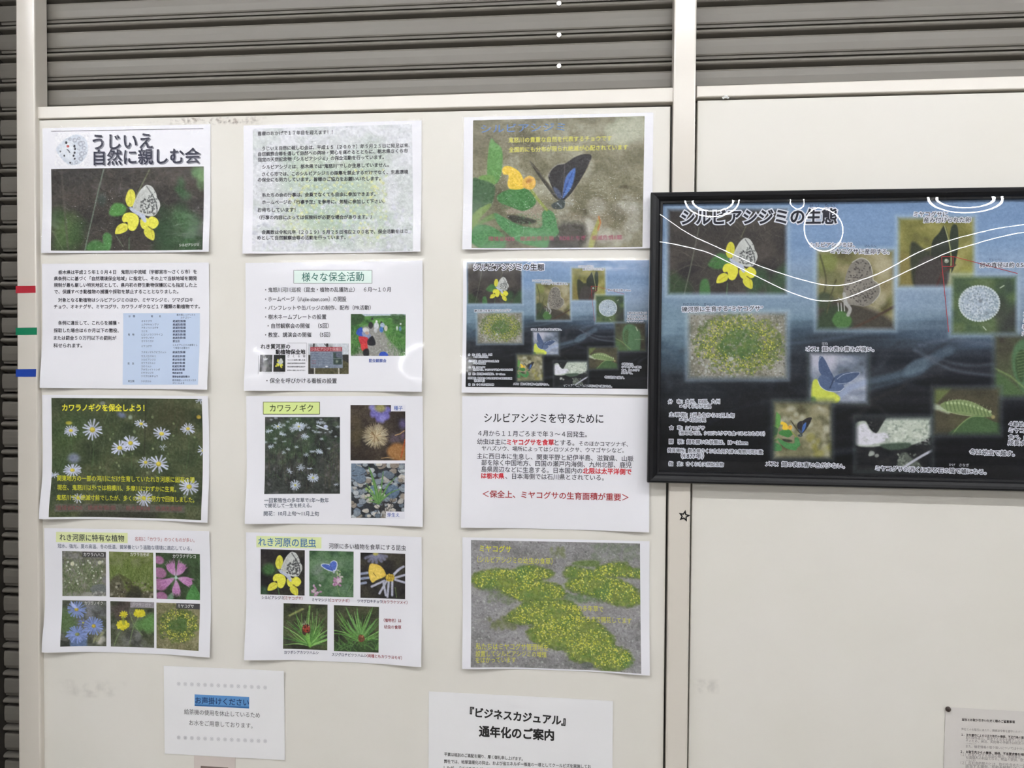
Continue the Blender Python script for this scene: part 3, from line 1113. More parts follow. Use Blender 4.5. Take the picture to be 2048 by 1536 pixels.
photo(S, cv, [(183, 142), (1812, 93), (1832, 1400), (188, 1402)], 'photograph', 0.0002, 0.8)
for s_, a_, b_, c_, d_ in (
        ('皆様のおかげで１７年目を迎えます！！', 235, 192, 1000, 175),
        ('うじいえ自然に親しむ会は、平成１５（２００３）年５月２５日に発足以来、', 280, 345, 1790, 312),
        ('自然観察会等を通して自然への興味・関心を高めるとともに、栃木県さくら市', 238, 403, 1770, 367),
        ('指定の天然記念物「シルビアシジミ」の保全活動を行っています。', 235, 460, 1525, 432),
        ('シルビアシジミは、栃木県では“鬼怒川”でしか生息していません。', 280, 535, 1575, 512),
        ('さくら市では、このシルビアシジミの採集を禁止するだけでなく、生息環境', 278, 608, 1772, 583),
        ('の保全にも努力しています。皆様のご協力をお願いいたします。', 235, 665, 1490, 652),
        ('私たちの会の行事は、会員でなくても自由に参加できます。', 280, 822, 1440, 810),
        ('ホームページの「行事予定」を参考に、気軽に参加して下さい。', 280, 895, 1530, 885),
        ('お待ちしています！', 235, 975, 620, 972),
        ('（行事の内容によっては保険料が必要な場合があります。）', 255, 1052, 1400, 1045),
        ('会員数は令和元年（２０１９）５月２５日現在２００名で、保全活動をはじ', 282, 1203, 1775, 1195),
        ('めとして自然観察会等の活動を行っています。', 238, 1262, 1135, 1255)):
    text(S, 'body_text', s_, a_, b_, c_, d_, INK, 0.03)
S.flush()

# ---- row 1, right: blue female butterfly, leaves and gravel
S = poster('poster', -0.05697, 0.28986, -0.0001, 'poster of a dark blue-winged butterfly beside an orange flower', (0.005, 0.002, 0.001, 0, 0), M_LAM_TOP)
S.zoom(900, 220, 4.6545)

def female_scene(c, f, k=1.0):
    """dark butterfly with a blue flash, orange flower, round leaves; f maps the first use's coordinates"""
    def p(*l):
        return [f(x, y) for x, y in l]
    c.poly(p((350, 640), (352, 430), (380, 270), (420, 300), (480, 360), (490, 480), (470, 620), (420, 690)), (92, 148, 74), 10)
    c.poly(p((265, 630), (330, 605), (410, 620), (410, 700), (300, 690)), (104, 148, 70), 10)
    c.poly(p((205, 660), (290, 650), (400, 690), (420, 760), (380, 900), (300, 960), (205, 990)), (62, 98, 62), 14)
    c.poly(p((205, 1000), (260, 930), (370, 870), (380, 900), (300, 990), (205, 1120)), (110, 140, 66), 10)
    c.poly(p((240, 1080), (330, 1000), (430, 960), (440, 1000), (330, 1050)), (96, 132, 66), 12)
    c.poly(p((525, 960), (700, 970), (820, 1010), (860, 900), (760, 880), (560, 920)), (150, 138, 120), 25)
    c.poly(p((530, 985), (620, 985), (800, 1030), (740, 1060), (600, 1050)), (50, 50, 44), 18, .9)
    c.poly(p((440, 800), (520, 750), (620, 728), (730, 745), (800, 840), (770, 900), (680, 940), (560, 900), (460, 860)), (62, 124, 62), 10)
    c.poly(p((415, 960), (520, 1010), (620, 1060), (720, 1090), (850, 1090), (860, 960), (910, 930), (970, 970), (1000, 1090), (1010, 1150), (930, 1220), (900, 1280), (780, 1270), (640, 1230), (520, 1140), (440, 1050)), (72, 134, 78), 10)
    c.poly(p((205, 1150), (240, 1085), (330, 1072), (430, 1110), (510, 1180), (520, 1260), (480, 1295), (320, 1300), (205, 1240)), (70, 130, 74), 10)
    for a, b in (((870, 1000), (930, 1210)), ((520, 1060), (700, 1190)), ((560, 760), (740, 900)), ((280, 1100), (420, 1260))):
        c.line([f(*a), f(*b)], 7, (96, 156, 96), 8, .5)
    c.line(p((760, 750), (800, 810), (840, 860), (900, 930)), 26, (140, 152, 74), 10, sm=True)
    c.poly(p((485, 560), (510, 525), (560, 525), (640, 570), (680, 640), (690, 720), (640, 740), (560, 735), (535, 690), (545, 610), (500, 600)), (236, 198, 56), 8)
    c.line(p((520, 545), (600, 570), (650, 680)), 14, (246, 206, 84), 12, .7, sm=True)
    c.poly(p((690, 640), (740, 612), (790, 640), (795, 700), (760, 740), (700, 730), (670, 690)), (226, 178, 68), 8)
    c.ell(*f(735, 660), 30 * k, 22 * k, (190, 128, 56), -20, 12 * k, .8)
    D = (46, 44, 46)
    c.poly(p((742, 478), (790, 520), (880, 640), (960, 740), (1030, 830), (990, 830), (900, 720), (800, 580)), (62, 60, 50), 7)
    c.line(p((745, 482), (860, 620), (1000, 810)), 8, (110, 104, 84), 6, .7)
    c.poly(p((915, 620), (940, 560), (1000, 510), (1065, 500), (1100, 480), (1160, 440), (1240, 412), (1312, 418), (1310, 470), (1270, 560), (1200, 680), (1130, 780), (1060, 840), (1010, 820), (950, 720)), D, 6)
    c.line(p((915, 620), (940, 560), (1000, 510), (1065, 500)), 9, (150, 148, 138), 6, .8, sm=True)
    c.line(p((1308, 470), (1270, 560), (1200, 680), (1130, 780), (1080, 830)), 8, (156, 148, 120), 6, .8, sm=True)
    c.poly(p((1075, 640), (1110, 580), (1165, 540), (1160, 620), (1130, 720), (1075, 800), (1045, 820), (1055, 730)), (70, 112, 190), 14)
    c.poly(p((960, 720), (1010, 740), (1040, 800), (1020, 825), (985, 790)), (80, 100, 140), 14, .7)
    for i in range(5):
        c.line([f(1040, 830), f(1150 - i * 18, 560 + i * 30)], 5, (44, 60, 110), 5, .5)
    c.line(p((1068, 510), (1062, 640), (1045, 820)), 6, (110, 106, 104), 5, .7)
    c.poly(p((945, 880), (1000, 850), (1035, 830), (1070, 850), (1060, 910), (1010, 925), (960, 915)), (66, 76, 74), 7)
    c.line([f(1000, 870), f(1040, 905)], 10, (140, 154, 160), 7, .8)
    c.line([f(1060, 860), f(1150, 870), f(1090, 895)], 5, (160, 164, 158), 5, .8)

cv = Cv(940, 228, 1296, 502, 2.0, (120, 116, 92), 31).tf(900, 220, 4.6545)
cv.bg([(92, 88, 66), (112, 108, 82), (130, 126, 100), (150, 147, 124)], 260, 200, 3)
cv.blob(26, (520, 380, 1800, 700), (40, 110), [(158, 156, 134), (172, 170, 150), (98, 94, 66)], 50, .5)
cv.blob(40, (1000, 850, 1800, 1280), (40, 95), [(176, 174, 160), (160, 156, 140), (124, 116, 92), (188, 186, 178), (104, 98, 78)], 45, .55)
cv.blob(10, (1500, 60, 1800, 260), (60, 120), [(176, 180, 156)], 60, .6)
cv.blades(120, (860, 620, 1780, 860), (80, 260), (-8, 8), (3, 8), [(140, 134, 104), (96, 90, 62)], 6, .4)
cv.poly([(1000, 1080), (1160, 1050), (1260, 1090), (1230, 1280), (940, 1290)], (62, 58, 52), 60, .9)
cv.poly([(880, 1240), (960, 1180), (1200, 1290), (880, 1295)], (58, 54, 50), 30, .9)
cv.blades(90, (215, 60, 1800, 420), (20, 90), (-15, 15), (3, 8), [(150, 148, 126), (104, 100, 76)], 5, .35)
cv.poly([(1290, 1280), (1310, 1180), (1345, 1090), (1385, 1000), (1400, 1060), (1370, 1150), (1330, 1285)], (160, 160, 84), 12)
cv.line([(1385, 995), (1400, 1050), (1375, 1120)], 16, (190, 120, 64), 10)
cv.ell(1620, 715, 60, 18, (84, 78, 54), 0, 20, .8)
female_scene(cv, ident)
cv.blob(260, (480, 760, 780, 920), (2, 5), [(110, 164, 108), (52, 104, 54)], 3, .45)
cv.blob(420, (620, 960, 1000, 1180), (2, 6), [(116, 164, 118), (56, 112, 62)], 3, .45)
cv.blob(240, (520, 980, 1250, 1100), (2, 5), [(120, 118, 110), (40, 40, 38)], 3, .35)
cv.blob(200, (215, 1090, 520, 1280), (3, 7), [(94, 148, 96), (52, 104, 58)], 4, .35)
cv.grain(12, 1.4)
photo(S, cv, [(215, 97), (1812, 57), (1790, 1278), (207, 1292)], 'photograph', 0.0002, 1.0)
text(S, 'heading', 'シルビアシジミ', 290, 178, 1070, 158, (86, 124, 180), 0.01, 0.75)
text(S, 'body_text', '鬼怒川の貴重な自然を代表するチョウです', 545, 282, 1505, 264, (216, 212, 92), 0.014, 1.05)
text(S, 'body_text', '全国的にも分布が限られ絶滅が心配されています', 548, 372, 1655, 347, (216, 212, 92), 0.014, 1.05)
text(S, 'caption', '環境省RDB　絶滅危惧ⅠＢ類　RDBとちぎ　絶滅危惧Ⅱ類', 360, 1204, 1600, 1188, (152, 60, 92), 0.01, 0.95)
S.flush()

# ---- row 2, left: the ordinance text and its pale blue table
S = poster('poster', -0.77838, 0.06208, 0.00114, 'white text poster with a pale blue species table', (0.005, 0.005, 0.001, 0, 0.001))
S.zoom(60, 510, 5.12)
for s_, a_, b_, c_, d_ in (
        ('栃木県は平成２５年１０月４日　鬼怒川中流域（宇都宮市～さくら市）を', 292, 178, 1710, 172),
        ('県条例にに基づく「自然環境保全地域」に指定し、その上で当該地域を開発', 247, 243, 1712, 240),
        ('規制が最も厳しい特別地区として、県内初の野生動物保護区にも指定した上', 247, 309, 1712, 308),
        ('で、保護すべき動植物の捕獲や採取を禁止することとなりました。', 250, 377, 1520, 375),
        ('対象となる動植物はシルビアシジミのほか、ミヤマシジミ、ツマグロキ', 290, 462, 1668, 460),
        ('チョウ、オキナグサ、ミヤコグサ、カワラノギクなど１７種類の動植物です。', 247, 530, 1740, 528),
        ('条例に違反して、これらを捕獲・', 290, 697, 915, 697),
        ('採取した場合は６か月以下の懲役、', 247, 773, 910, 774),
        ('または罰金５０万円以下の罰則が', 247, 850, 885, 851),
        ('科せられます。', 247, 928, 535, 928)):
    text(S, 'body_text', s_, a_, b_, c_, d_, (50, 50, 60), 0.02)
S.patch('species_table', rect(955, 595, 1740, 1328), (198, 214, 238))
S.zoom(240, 620, 9.912)
TB = (78, 88, 116)
tl = [('分　類', 170, 125, 300), ('種　　　名', 615, 125, 810), ('栃木県レッドリスト', 1125, 97, 1495), ('カテゴリー', 1205, 152, 1410),
      ('植　物', 160, 488, 285), ('昆　虫', 160, 1062, 285), ('両生類', 170, 1412, 295),
      ('シルビアシジミの食草とし', 1050, 697, 1545), ('て保全の必要あり', 1060, 752, 1385), ('栃木県版レッドリストカテ', 1055, 1392, 1545), ('ゴリーによる', 1060, 1448, 1300)]
for s_, y_, x_ in (('オキナグサ', 222, 635), ('ムラサキセンブリ', 290, 760), ('アキノハハコグサ', 355, 760), ('エビネ', 422, 545), ('ヒロハノカワラサイコ', 488, 840), ('カワラノギク', 553, 675),
                   ('カワラニガナ', 620, 670), ('ミヤコグサ', 718, 632), ('フタモンマルクビゴミムシ', 838, 920), ('ウスバカマキリ', 920, 712), ('シルビアシジミ', 985, 710), ('カワラゴミムシ', 1050, 710),
                   ('コオイムシ', 1117, 630), ('アオモンイトトンボ', 1182, 800), ('ミヤマシジミ', 1248, 670), ('ツマグロキチョウ', 1313, 760), ('ツチガエル', 1414, 628)):
    tl.append((s_, 428, y_, x_))
for s_, a_, b_, c_ in tl:
    text(S, 'species_table_text', s_, a_, b_, c_, b_, TB, 0.012, 1.05)
for y_, s_, x_ in ((222, '絶滅危惧Ⅰ類', 1305), (290, '絶滅危惧Ⅰ類', 1305), (355, '絶滅危惧Ⅰ類', 1305), (422, '絶滅危惧Ⅰ類', 1305), (488, '絶滅危惧Ⅱ類', 1305), (553, '絶滅危惧Ⅱ類', 1305), (620, '要注目', 1180),
                   (838, '絶滅危惧Ⅰ類', 1305), (920, '絶滅危惧Ⅱ類', 1305), (985, '絶滅危惧Ⅱ類', 1305), (1050, '絶滅危惧Ⅱ類', 1305), (1117, '絶滅危惧Ⅱ類', 1305), (1182, '絶滅危惧Ⅱ類', 1305), (1250, '準絶滅危惧', 1260), (1322, '環境省絶滅危惧ⅠＢ', 1410)):
    text(S, 'species_table_text', s_, 1050, y_, x_, y_, (66, 74, 104), 0.026, 1.0)
S.flush()

# ---- row 2, middle: activities
S = poster('poster', -0.41823, 0.06224, 0.00678, 'white poster of bulleted lines under a boxed green heading', (0.006, 0.006, 0.0, 0, 0.002))
S.zoom(470, 510, 5.12)
S.patch('heading_box', rect(602, 157, 1403, 290), (232, 248, 242), border=((120, 126, 126), 5))
text(S, 'heading', '様々な保全活動', 685, 228, 1320, 222, (44, 112, 100), 0.006, 1.05, 0.0004, 4)
for s_, a_, b_, c_, d_ in (
        ('・鬼怒川河川巡視（昆虫・植物の乱獲防止）　６月～１０月', 310, 358, 1595, 354),
        ('・ホームページ（//ujiie-sizen.com）の開設', 310, 453, 1140, 452),
        ('・パンフレットや缶バッジの制作、配布（PR活動）', 310, 543, 1390, 540),
        ('・樹木ネームプレートの設置', 310, 635, 935, 634),
        ('・自然観察会の開催　（5回）', 335, 727, 960, 725),
        ('・教室、講演会の開催　（5回）', 310, 819, 975, 817),
        ('・保全を呼びかける看板の設置', 335, 1287, 1042, 1290)):
    text(S, 'body_text', s_, a_, b_, c_, d_, (56, 56, 64), 0.011, 1.05 if 'izen' not in s_ else 1.2)
text(S, 'sign_heading', 'れき質河原の', 268, 938, 565, 938, (34, 34, 38), 0.026)
text(S, 'sign_heading', '動植物保全地', 420, 994, 720, 993, (34, 34, 38), 0.03)
text(S, 'caption', '昆虫観察会', 1372, 1083, 1552, 1083, (62, 88, 168), 0.02)
S.rule('sign_border#a', (540, 901), (735, 901), 4, (188, 188, 194))
S.rule('sign_border#a', (735, 901), (735, 1090), 4, (188, 188, 194))
S.rule('sign_border#b', (250, 1030), (252, 1220), 4, (150, 150, 156))
S.zoom(510, 680, 10.78)
for s_, y_, x_ in (('さ　く　ら　市', 352, 1085), ('うじいえ自然に親しむ会', 432, 1085), ('県指定自然環境保全地域特別', 503, 1085), ('野生動植物保護地区指定中', 577, 1085), ('許可なく採取しないで下さい', 655, 1085)):
    text(S, 'caption', s_, 705, y_, x_, y_, (84, 84, 90), 0.02)
text(S, 'caption', 'カワラノギク', 175, 708, 350, 708, (130, 130, 134), 0.0)
text(S, 'caption', 'シルビアシジミ', 435, 708, 640, 708, (130, 130, 134), 0.0)
cv = Cv(518, 706, 576, 748, 3.0, (70, 72, 74), 41).tf(510, 680, 10.78)
cv.bg([(52, 58, 54), (72, 76, 74), (98, 98, 106)], 60, 50)
cv.blob(40, (130, 330, 250, 680), (10, 30), [(116, 112, 124), (96, 94, 104)], 16, .5)
cv.poly([(190, 430), (240, 390), (290, 395), (270, 430), (220, 445)], (168, 172, 178), 12)
photo(S, cv, rect(125, 320, 385, 685), 'photograph', 0.0002, 1.3)
cv.set_clip((405, 320, 665, 690))
cv.bg([(34, 34, 34), (48, 46, 46), (40, 52, 44)], 80, 60)
cv.set_clip()
lycaenid(cv, shift(565, 455, .37), False)
photo(S, cv, rect(410, 320, 660, 685), 'photograph', 0.0002, 1.3)
# photograph of the notice board
cv = Cv(616, 686, 698, 750, 3.0, (90, 88, 80), 42).tf(510, 680, 10.78)
cv.bg([(70, 68, 46), (92, 88, 60), (80, 78, 58)], 90, 40)
cv.poly([(1150, 70), (2020, 70), (2020, 330), (1150, 330)], (206, 212, 220), 10, sm=False)
cv.blob(20, (1150, 70, 1650, 160), (20, 50), [(150, 154, 156), (190, 196, 204)], 20, .5)
cv.line([(1270, 60), (1270, 160)], 34, (50, 48, 48), 8)
cv.line([(1555, 60), (1560, 160)], 46, (52, 50, 50), 8)
cv.line([(1480, 60), (1555, 150)], 16, (60, 58, 58), 8)
cv.poly([(1880, 315), (2020, 315), (2020, 500), (1890, 430)], (52, 52, 50), 10, sm=False)
cv.poly([(1150, 320), (1200, 320), (1200, 740), (1150, 740)], (70, 66, 60), 10, sm=False)
cv.poly([(1150, 630), (1300, 620), (1300, 740), (1150, 740)], (66, 62, 58), 20, sm=False)
cv.line([(1285, 600), (1285, 740)], 26, (190, 186, 178), 8)
cv.line([(1805, 600), (1810, 740)], 28, (186, 180, 170), 8)
cv.poly([(1190, 150), (1880, 150), (1895, 605), (1195, 605)], (122, 134, 152), 8, sm=False)
cv.poly([(1193, 150), (1878, 150), (1878, 245), (1193, 245)], (168, 66, 76), 8, sm=False)
for i, y in enumerate((290, 340, 395, 450, 500, 570)):
    cv.line([(1230, y), (1230 + (80 if i in (3, 4) else 130), y)], 16, (148, 86, 104) if i in (3, 4) else (96, 106, 132), 10, .7)
    cv.line([(1370, y + 3), (1640, y + 4)], 13, (98, 108, 132), 10, .6)
cv.poly([(1685, 265), (1870, 265), (1875, 530), (1690, 530)], (60, 78, 72), 8, sm=False)
cv.poly([(1745, 275), (1870, 275), (1870, 390), (1745, 370)], (96, 104, 122), 14, sm=False)
cv.line([(1690, 400), (1872, 402)], 12, (130, 142, 140), 8)
cv.ell(1765, 465, 25, 32, (146, 158, 140), 0, 24, .8)
cv.ell(1545, 572, 28, 14, (228, 232, 238), 0, 10)
photo(S, cv, rect(1150, 75, 2020, 735), 'photograph', 0.0002, 1.3)
text(S, 'photo_lettering', 'シルビアシジミ保護区', 1215, 200, 1862, 200, (216, 176, 178), 0.012, 1.1, 0.0004)
# photograph of people on a gravel track
S.zoom(470, 510, 5.12)
cv = Cv(700, 626, 814, 714, 3.0, (70, 120, 60), 43).tf(470, 510, 5.12)
cv.bg([(48, 92, 44), (66, 118, 52), (82, 140, 62), (96, 152, 70)], 90, 60, 4)
cv.poly([(1187, 600), (1290, 600), (1330, 640), (1290, 700), (1187, 720)], (52, 84, 46), 25)
cv.poly([(1290, 600), (1748, 600), (1748, 625), (1500, 622), (1330, 628)], (188, 202, 216), 8, sm=False)
cv.poly([(1400, 630), (1748, 615), (1748, 640), (1400, 650)], (70, 104, 70), 8, .8, sm=False)
cv.blob(8, (1620, 620, 1750, 690), (20, 45), [(50, 84, 48), (62, 96, 56)], 25, .7)
cv.poly([(1300, 740), (1480, 740), (1560, 850), (1680, 1040), (1187, 1040), (1300, 980), (1340, 860)], (148, 148, 142), 30)
cv.blob(200, (1200, 800, 1700, 1035), (4, 12), [(176, 176, 172), (126, 126, 120), (160, 158, 152)], 5, .7, .7, lambda x, y: x < 1460 + (y - 740) * .7 and x > 1320 - (y - 740) * .3)
cv.blades(120, (1187, 760, 1330, 1035), (20, 60), (60, 120), (4, 8), [(64, 104, 50), (110, 140, 84), (48, 84, 44)], 5, .7)
cv.blades(90, (1560, 800, 1748, 1035), (20, 50), (60, 120), (4, 8), [(90, 142, 66), (60, 112, 52), (150, 164, 130)], 5, .6)
for x, y, w_, h_, c_ in ((1390, 720, 24, 34, (48, 48, 52)), (1448, 725, 26, 38, (206, 208, 216)), (1450, 680, 12, 11, (226, 226, 230)), (1500, 692, 11, 11, (40, 40, 44)), (1510, 720, 24, 26, (170, 186, 214)), (1500, 765, 20, 28, (66, 118, 196)),
                        (1545, 750, 18, 30, (206, 200, 186)), (1405, 655, 12, 12, (60, 66, 60)), (1697, 706, 9, 9, (230, 230, 234)), (1692, 755, 14, 26, (86, 128, 160)), (1660, 750, 9, 22, (206, 212, 214)), (1440, 770, 18, 26, (190, 192, 196))):
    cv.ell(x, y, w_, h_, c_, 0, 8)
cv.poly([(1240, 800), (1262, 755), (1300, 742), (1312, 800), (1305, 835), (1265, 825)], (48, 82, 186), 8)
cv.poly([(1300, 790), (1360, 780), (1390, 830), (1370, 870), (1320, 850)], (140, 152, 188), 10)
cv.ell(1340, 770, 34, 26, (208, 208, 206), 20, 8)
cv.ell(1352, 800, 22, 16, (190, 160, 142), 20, 8)
cv.poly([(1265, 840), (1310, 835), (1360, 850), (1370, 900), (1345, 920), (1290, 920)], (206, 52, 62), 8)
cv.poly([(1360, 870), (1410, 830), (1440, 910), (1400, 930), (1360, 915)], (40, 42, 48), 9)
cv.poly([(1290, 920), (1345, 905), (1360, 960), (1340, 990), (1300, 975)], (220, 62, 62), 8)
cv.poly([(1315, 975), (1365, 960), (1370, 1030), (1320, 1030)], (38, 38, 42), 9)
cv.poly([(1480, 1035), (1490, 998), (1530, 990), (1562, 1010), (1565, 1035)], (48, 84, 196), 7)
photo(S, cv, rect(1187, 605, 1748, 1033), 'photograph', 0.0002, 1.3)
S.flush()

# ---- the butterfly-ecology artwork, painted once: it hangs large in the black frame and small among the posters
ART = Cv(1318, 392, 2160, 962, 1.5, (60, 70, 90), 51)
ART_ = ART
_n1 = ART.noise(300, 60, 4, 1)
_n2 = ART.noise(420, 22, 4, 2)
_yy = (np.arange(ART.h) / ART.s + ART.y0)[:, None]
_xx = (np.arange(ART.w) / ART.s + ART.x0)[None, :]
_ky = np.array([392, 470, 560, 640, 680, 730, 800, 962.0])
_top = np.array([(108, 138, 178), (116, 146, 184), (132, 156, 184), (112, 138, 156), (52, 72, 88), (24, 30, 38), (12, 15, 20), (6, 8, 12)], float)
_rt = np.array([(112, 142, 182), (126, 154, 188), (144, 164, 190), (124, 144, 164), (62, 78, 98), (34, 40, 52), (18, 21, 28), (8, 10, 14)], float)
_t = np.clip((_xx - 1500) / 600, 0, 1)[..., None]
_yw = _yy + (_n1 - .5) * 70
_a = np.stack([np.interp(_yw, _ky, _top[:, i]) for i in range(3)], -1)
_b = np.stack([np.interp(_yw, _ky, _rt[:, i]) for i in range(3)], -1)
ART.a = _a * (1 - _t) + _b * _t + ((_n2 - .5) * np.where(_yy > 640, 26, 12))[..., None]
c = ART
for p_, col_, w_ in ((((1700, 770), (1790, 752), (1860, 720), (1900, 700)), (88, 108, 124), 16), (((1740, 778), (1830, 752), (1880, 712)), (66, 82, 98), 9),
                     (((1830, 700), (1900, 738), (1990, 752)), (110, 118, 132), 3), (((1850, 712), (1930, 730), (1990, 728)), (96, 104, 118), 3),
                     (((1560, 688), (1650, 680), (1760, 660)), (84, 98, 116), 3), (((1330, 700), (1350, 716)), (80, 96, 110), 4), (((1840, 690), (1900, 680), (1990, 690)), (92, 104, 122), 5)):
    c.line(p_, w_, col_, 10, .7, sm=True)
c.poly([(1808, 740), (1830, 720), (1858, 718), (1850, 740), (1810, 754)], (92, 112, 128), 8, .8)
for i in range(34):
    x_, y_ = c.r.uniform(1330, 2100), c.r.uniform(700, 930)
    c.line([(x_, y_), (x_ + c.r.uniform(20, 70), y_ - c.r.uniform(5, 30)), (x_ + c.r.uniform(70, 130), y_ - c.r.uniform(-10, 50))], c.r.uniform(3, 14), [(40, 48, 56), (28, 34, 40), (56, 66, 74), (46, 46, 44)][i % 4], 8, .45, sm=True, taper=True)
c.blob(60, (1330, 690, 2140, 800), (8, 30), [(52, 62, 74), (24, 30, 38), (72, 80, 92)], 14, .3, .3)
c.blob(30, (1330, 760, 1620, 950), (10, 40), [(40, 44, 48), (16, 18, 24)], 20, .3, .3)
UNDER = ART.a.copy()
PHOTOS = [(1332, 415, 1577, 592), (1373, 622, 1577, 760), (1630, 497, 1792, 662), (1793, 432, 1952, 577), (1900, 549, 2037, 672),
          (1616, 703, 1738, 810), (1544, 800, 1666, 920), (1709, 832, 1866, 944), (1986, 668, 2132, 797), (1864, 773, 2003, 872)]
def paste(rc, fn, fw=10):
    """a picture with a soft glowing edge laid over what is there"""
    X, Y = np.meshgrid(np.arange(ART.w) / ART.s + ART.x0, np.arange(ART.h) / ART.s + ART.y0)
    dx = np.maximum(np.maximum(rc[0] - X, X - rc[2]), 0)
    dy = np.maximum(np.maximum(rc[1] - Y, Y - rc[3]), 0)
    g = np.exp(-(dx ** 2 + dy ** 2) / 22.0)[..., None]
    glow = np.array((168, 188, 204.0)) if rc[1] < 640 else np.array((84, 96, 98.0))
    ART.a = ART.a * (1 - 0.42 * g) + glow * 0.42 * g
    u = ART.a.copy()
    ART.set_clip(rc)
    fn(ART)
    ART.feather(rc, u, fw)
    ART.set_clip()

def a1(c):
    c.bg([(34, 33, 35), (50, 47, 46), (62, 58, 54), (76, 70, 66)], 50, 34, 4)
    c.blob(8, (1332, 560, 1400, 592), (10, 24), [(58, 84, 50), (46, 66, 42)], 14, .6)
    c.blob(8, (1500, 540, 1577, 592), (10, 24), [(50, 84, 52)], 14, .6)
    c.poly([(1400, 592), (1402, 562), (1416, 560), (1420, 592)], (66, 112, 62), 4)
    c.poly([(1416, 528), (1440, 506), (1462, 520), (1450, 536), (1430, 538)], (64, 112, 58), 5)
    c.line([(1398, 455), (1380, 540), (1368, 590)], 2.2, (98, 104, 90), 1.5, .9)
    c.line([(1492, 452), (1482, 475)], 2.2, (98, 100, 78), 1.5, .9)
    c.line([(1340, 550), (1380, 530), (1410, 536)], 2, (92, 86, 78), 2, .6, sm=True)
    c.line([(1455, 566), (1453, 592)], 2, (90, 130, 84), 1.5, .8)
    c.blades(240, (1335, 420, 1577, 590), (10, 50), (-20, 160), (.6, 1.5), [(98, 92, 84), (76, 72, 66), (36, 34, 34), (112, 106, 98)], 1.3, .45)
    k_ = .92 / 5.12
    f = shift(1491, 505, k_)
    class Z:  # scaled softness for a small picture
        def __getattr__(s_, n_):
            return getattr(c, n_)
        def poly(s_, p, col, soft=1, a=1, sm=True):
            c.poly(p, col, soft * k_, a, sm)
        def line(s_, p, w_, col, soft=1, a=1, sm=False, taper=False):
            c.line(p, w_ * k_, col, soft * k_, a, sm, taper)
        def ell(s_, x, y, rx, ry, col, ang=0, soft=1, a=1):
            c.ell(x, y, rx * k_, ry * k_, col, ang, soft * k_, a)
    lycaenid(Z(), f, tone=.95)

def scaled(c, k_):
    class Z:
        r = c.r
        def __getattr__(s_, n_):
            return getattr(c, n_)
        def poly(s_, p, col, soft=1, a=1, sm=True):
            c.poly(p, col, soft * k_, a, sm)
        def line(s_, p, w_, col, soft=1, a=1, sm=False, taper=False):
            c.line(p, w_ * k_, col, soft * k_, a, sm, taper)
        def ell(s_, x, y, rx, ry, col, ang=0, soft=1, a=1):
            c.ell(x, y, rx * k_ if k_ != 1 else rx, ry * k_, col, ang, soft * k_, a)
    return Z()

def meadow(c, rc, cx, cy, rx, ry, n=900, r=(1.0, 2.2), grey=True):
    w_, h_ = rc[2] - rc[0], rc[3] - rc[1]
    c.bg([(104, 104, 92), (128, 126, 112), (146, 144, 134), (164, 162, 154)] if grey else [(106, 104, 70), (128, 124, 90), (146, 142, 108)], w_ / 6, None, 4)
    c.blob(int(n * .5), rc, (r[0] * .8, r[1] * 1.3), [(176, 176, 172), (96, 94, 84), (150, 150, 140), (190, 190, 186)] if grey else [(150, 144, 112), (108, 108, 70)], r[0], .7)
    inn = lambda k: (lambda x, y: ((x - cx) / rx) ** 2 + ((y - cy) / ry) ** 2 < k * c.r.uniform(.6, 1.15))
    c.blob(int(n * 1.2), rc, (r[0] * 1.5, r[1] * 2.2), [(86, 108, 48), (104, 124, 56), (70, 92, 44), (120, 132, 62)], r[1], .55, 1, inn(1.25))
    c.blob(int(n * .6), rc, (r[0] * 2, r[1] * 3), [(66, 98, 52), (80, 112, 56)], r[1] * 1.5, .5, 1, inn(.3))
    ring = lambda x, y: .28 * c.r.uniform(.5, 1.2) < ((x - cx) / rx) ** 2 + ((y - cy) / ry) ** 2 < 1.15 * c.r.uniform(.6, 1.1)
    c.blob(int(n * .9), rc, (r[0] * .7, r[1] * .75), [(214, 208, 70), (196, 192, 66), (226, 220, 92), (170, 172, 60)], r[0] * .6, .9, 1, ring)

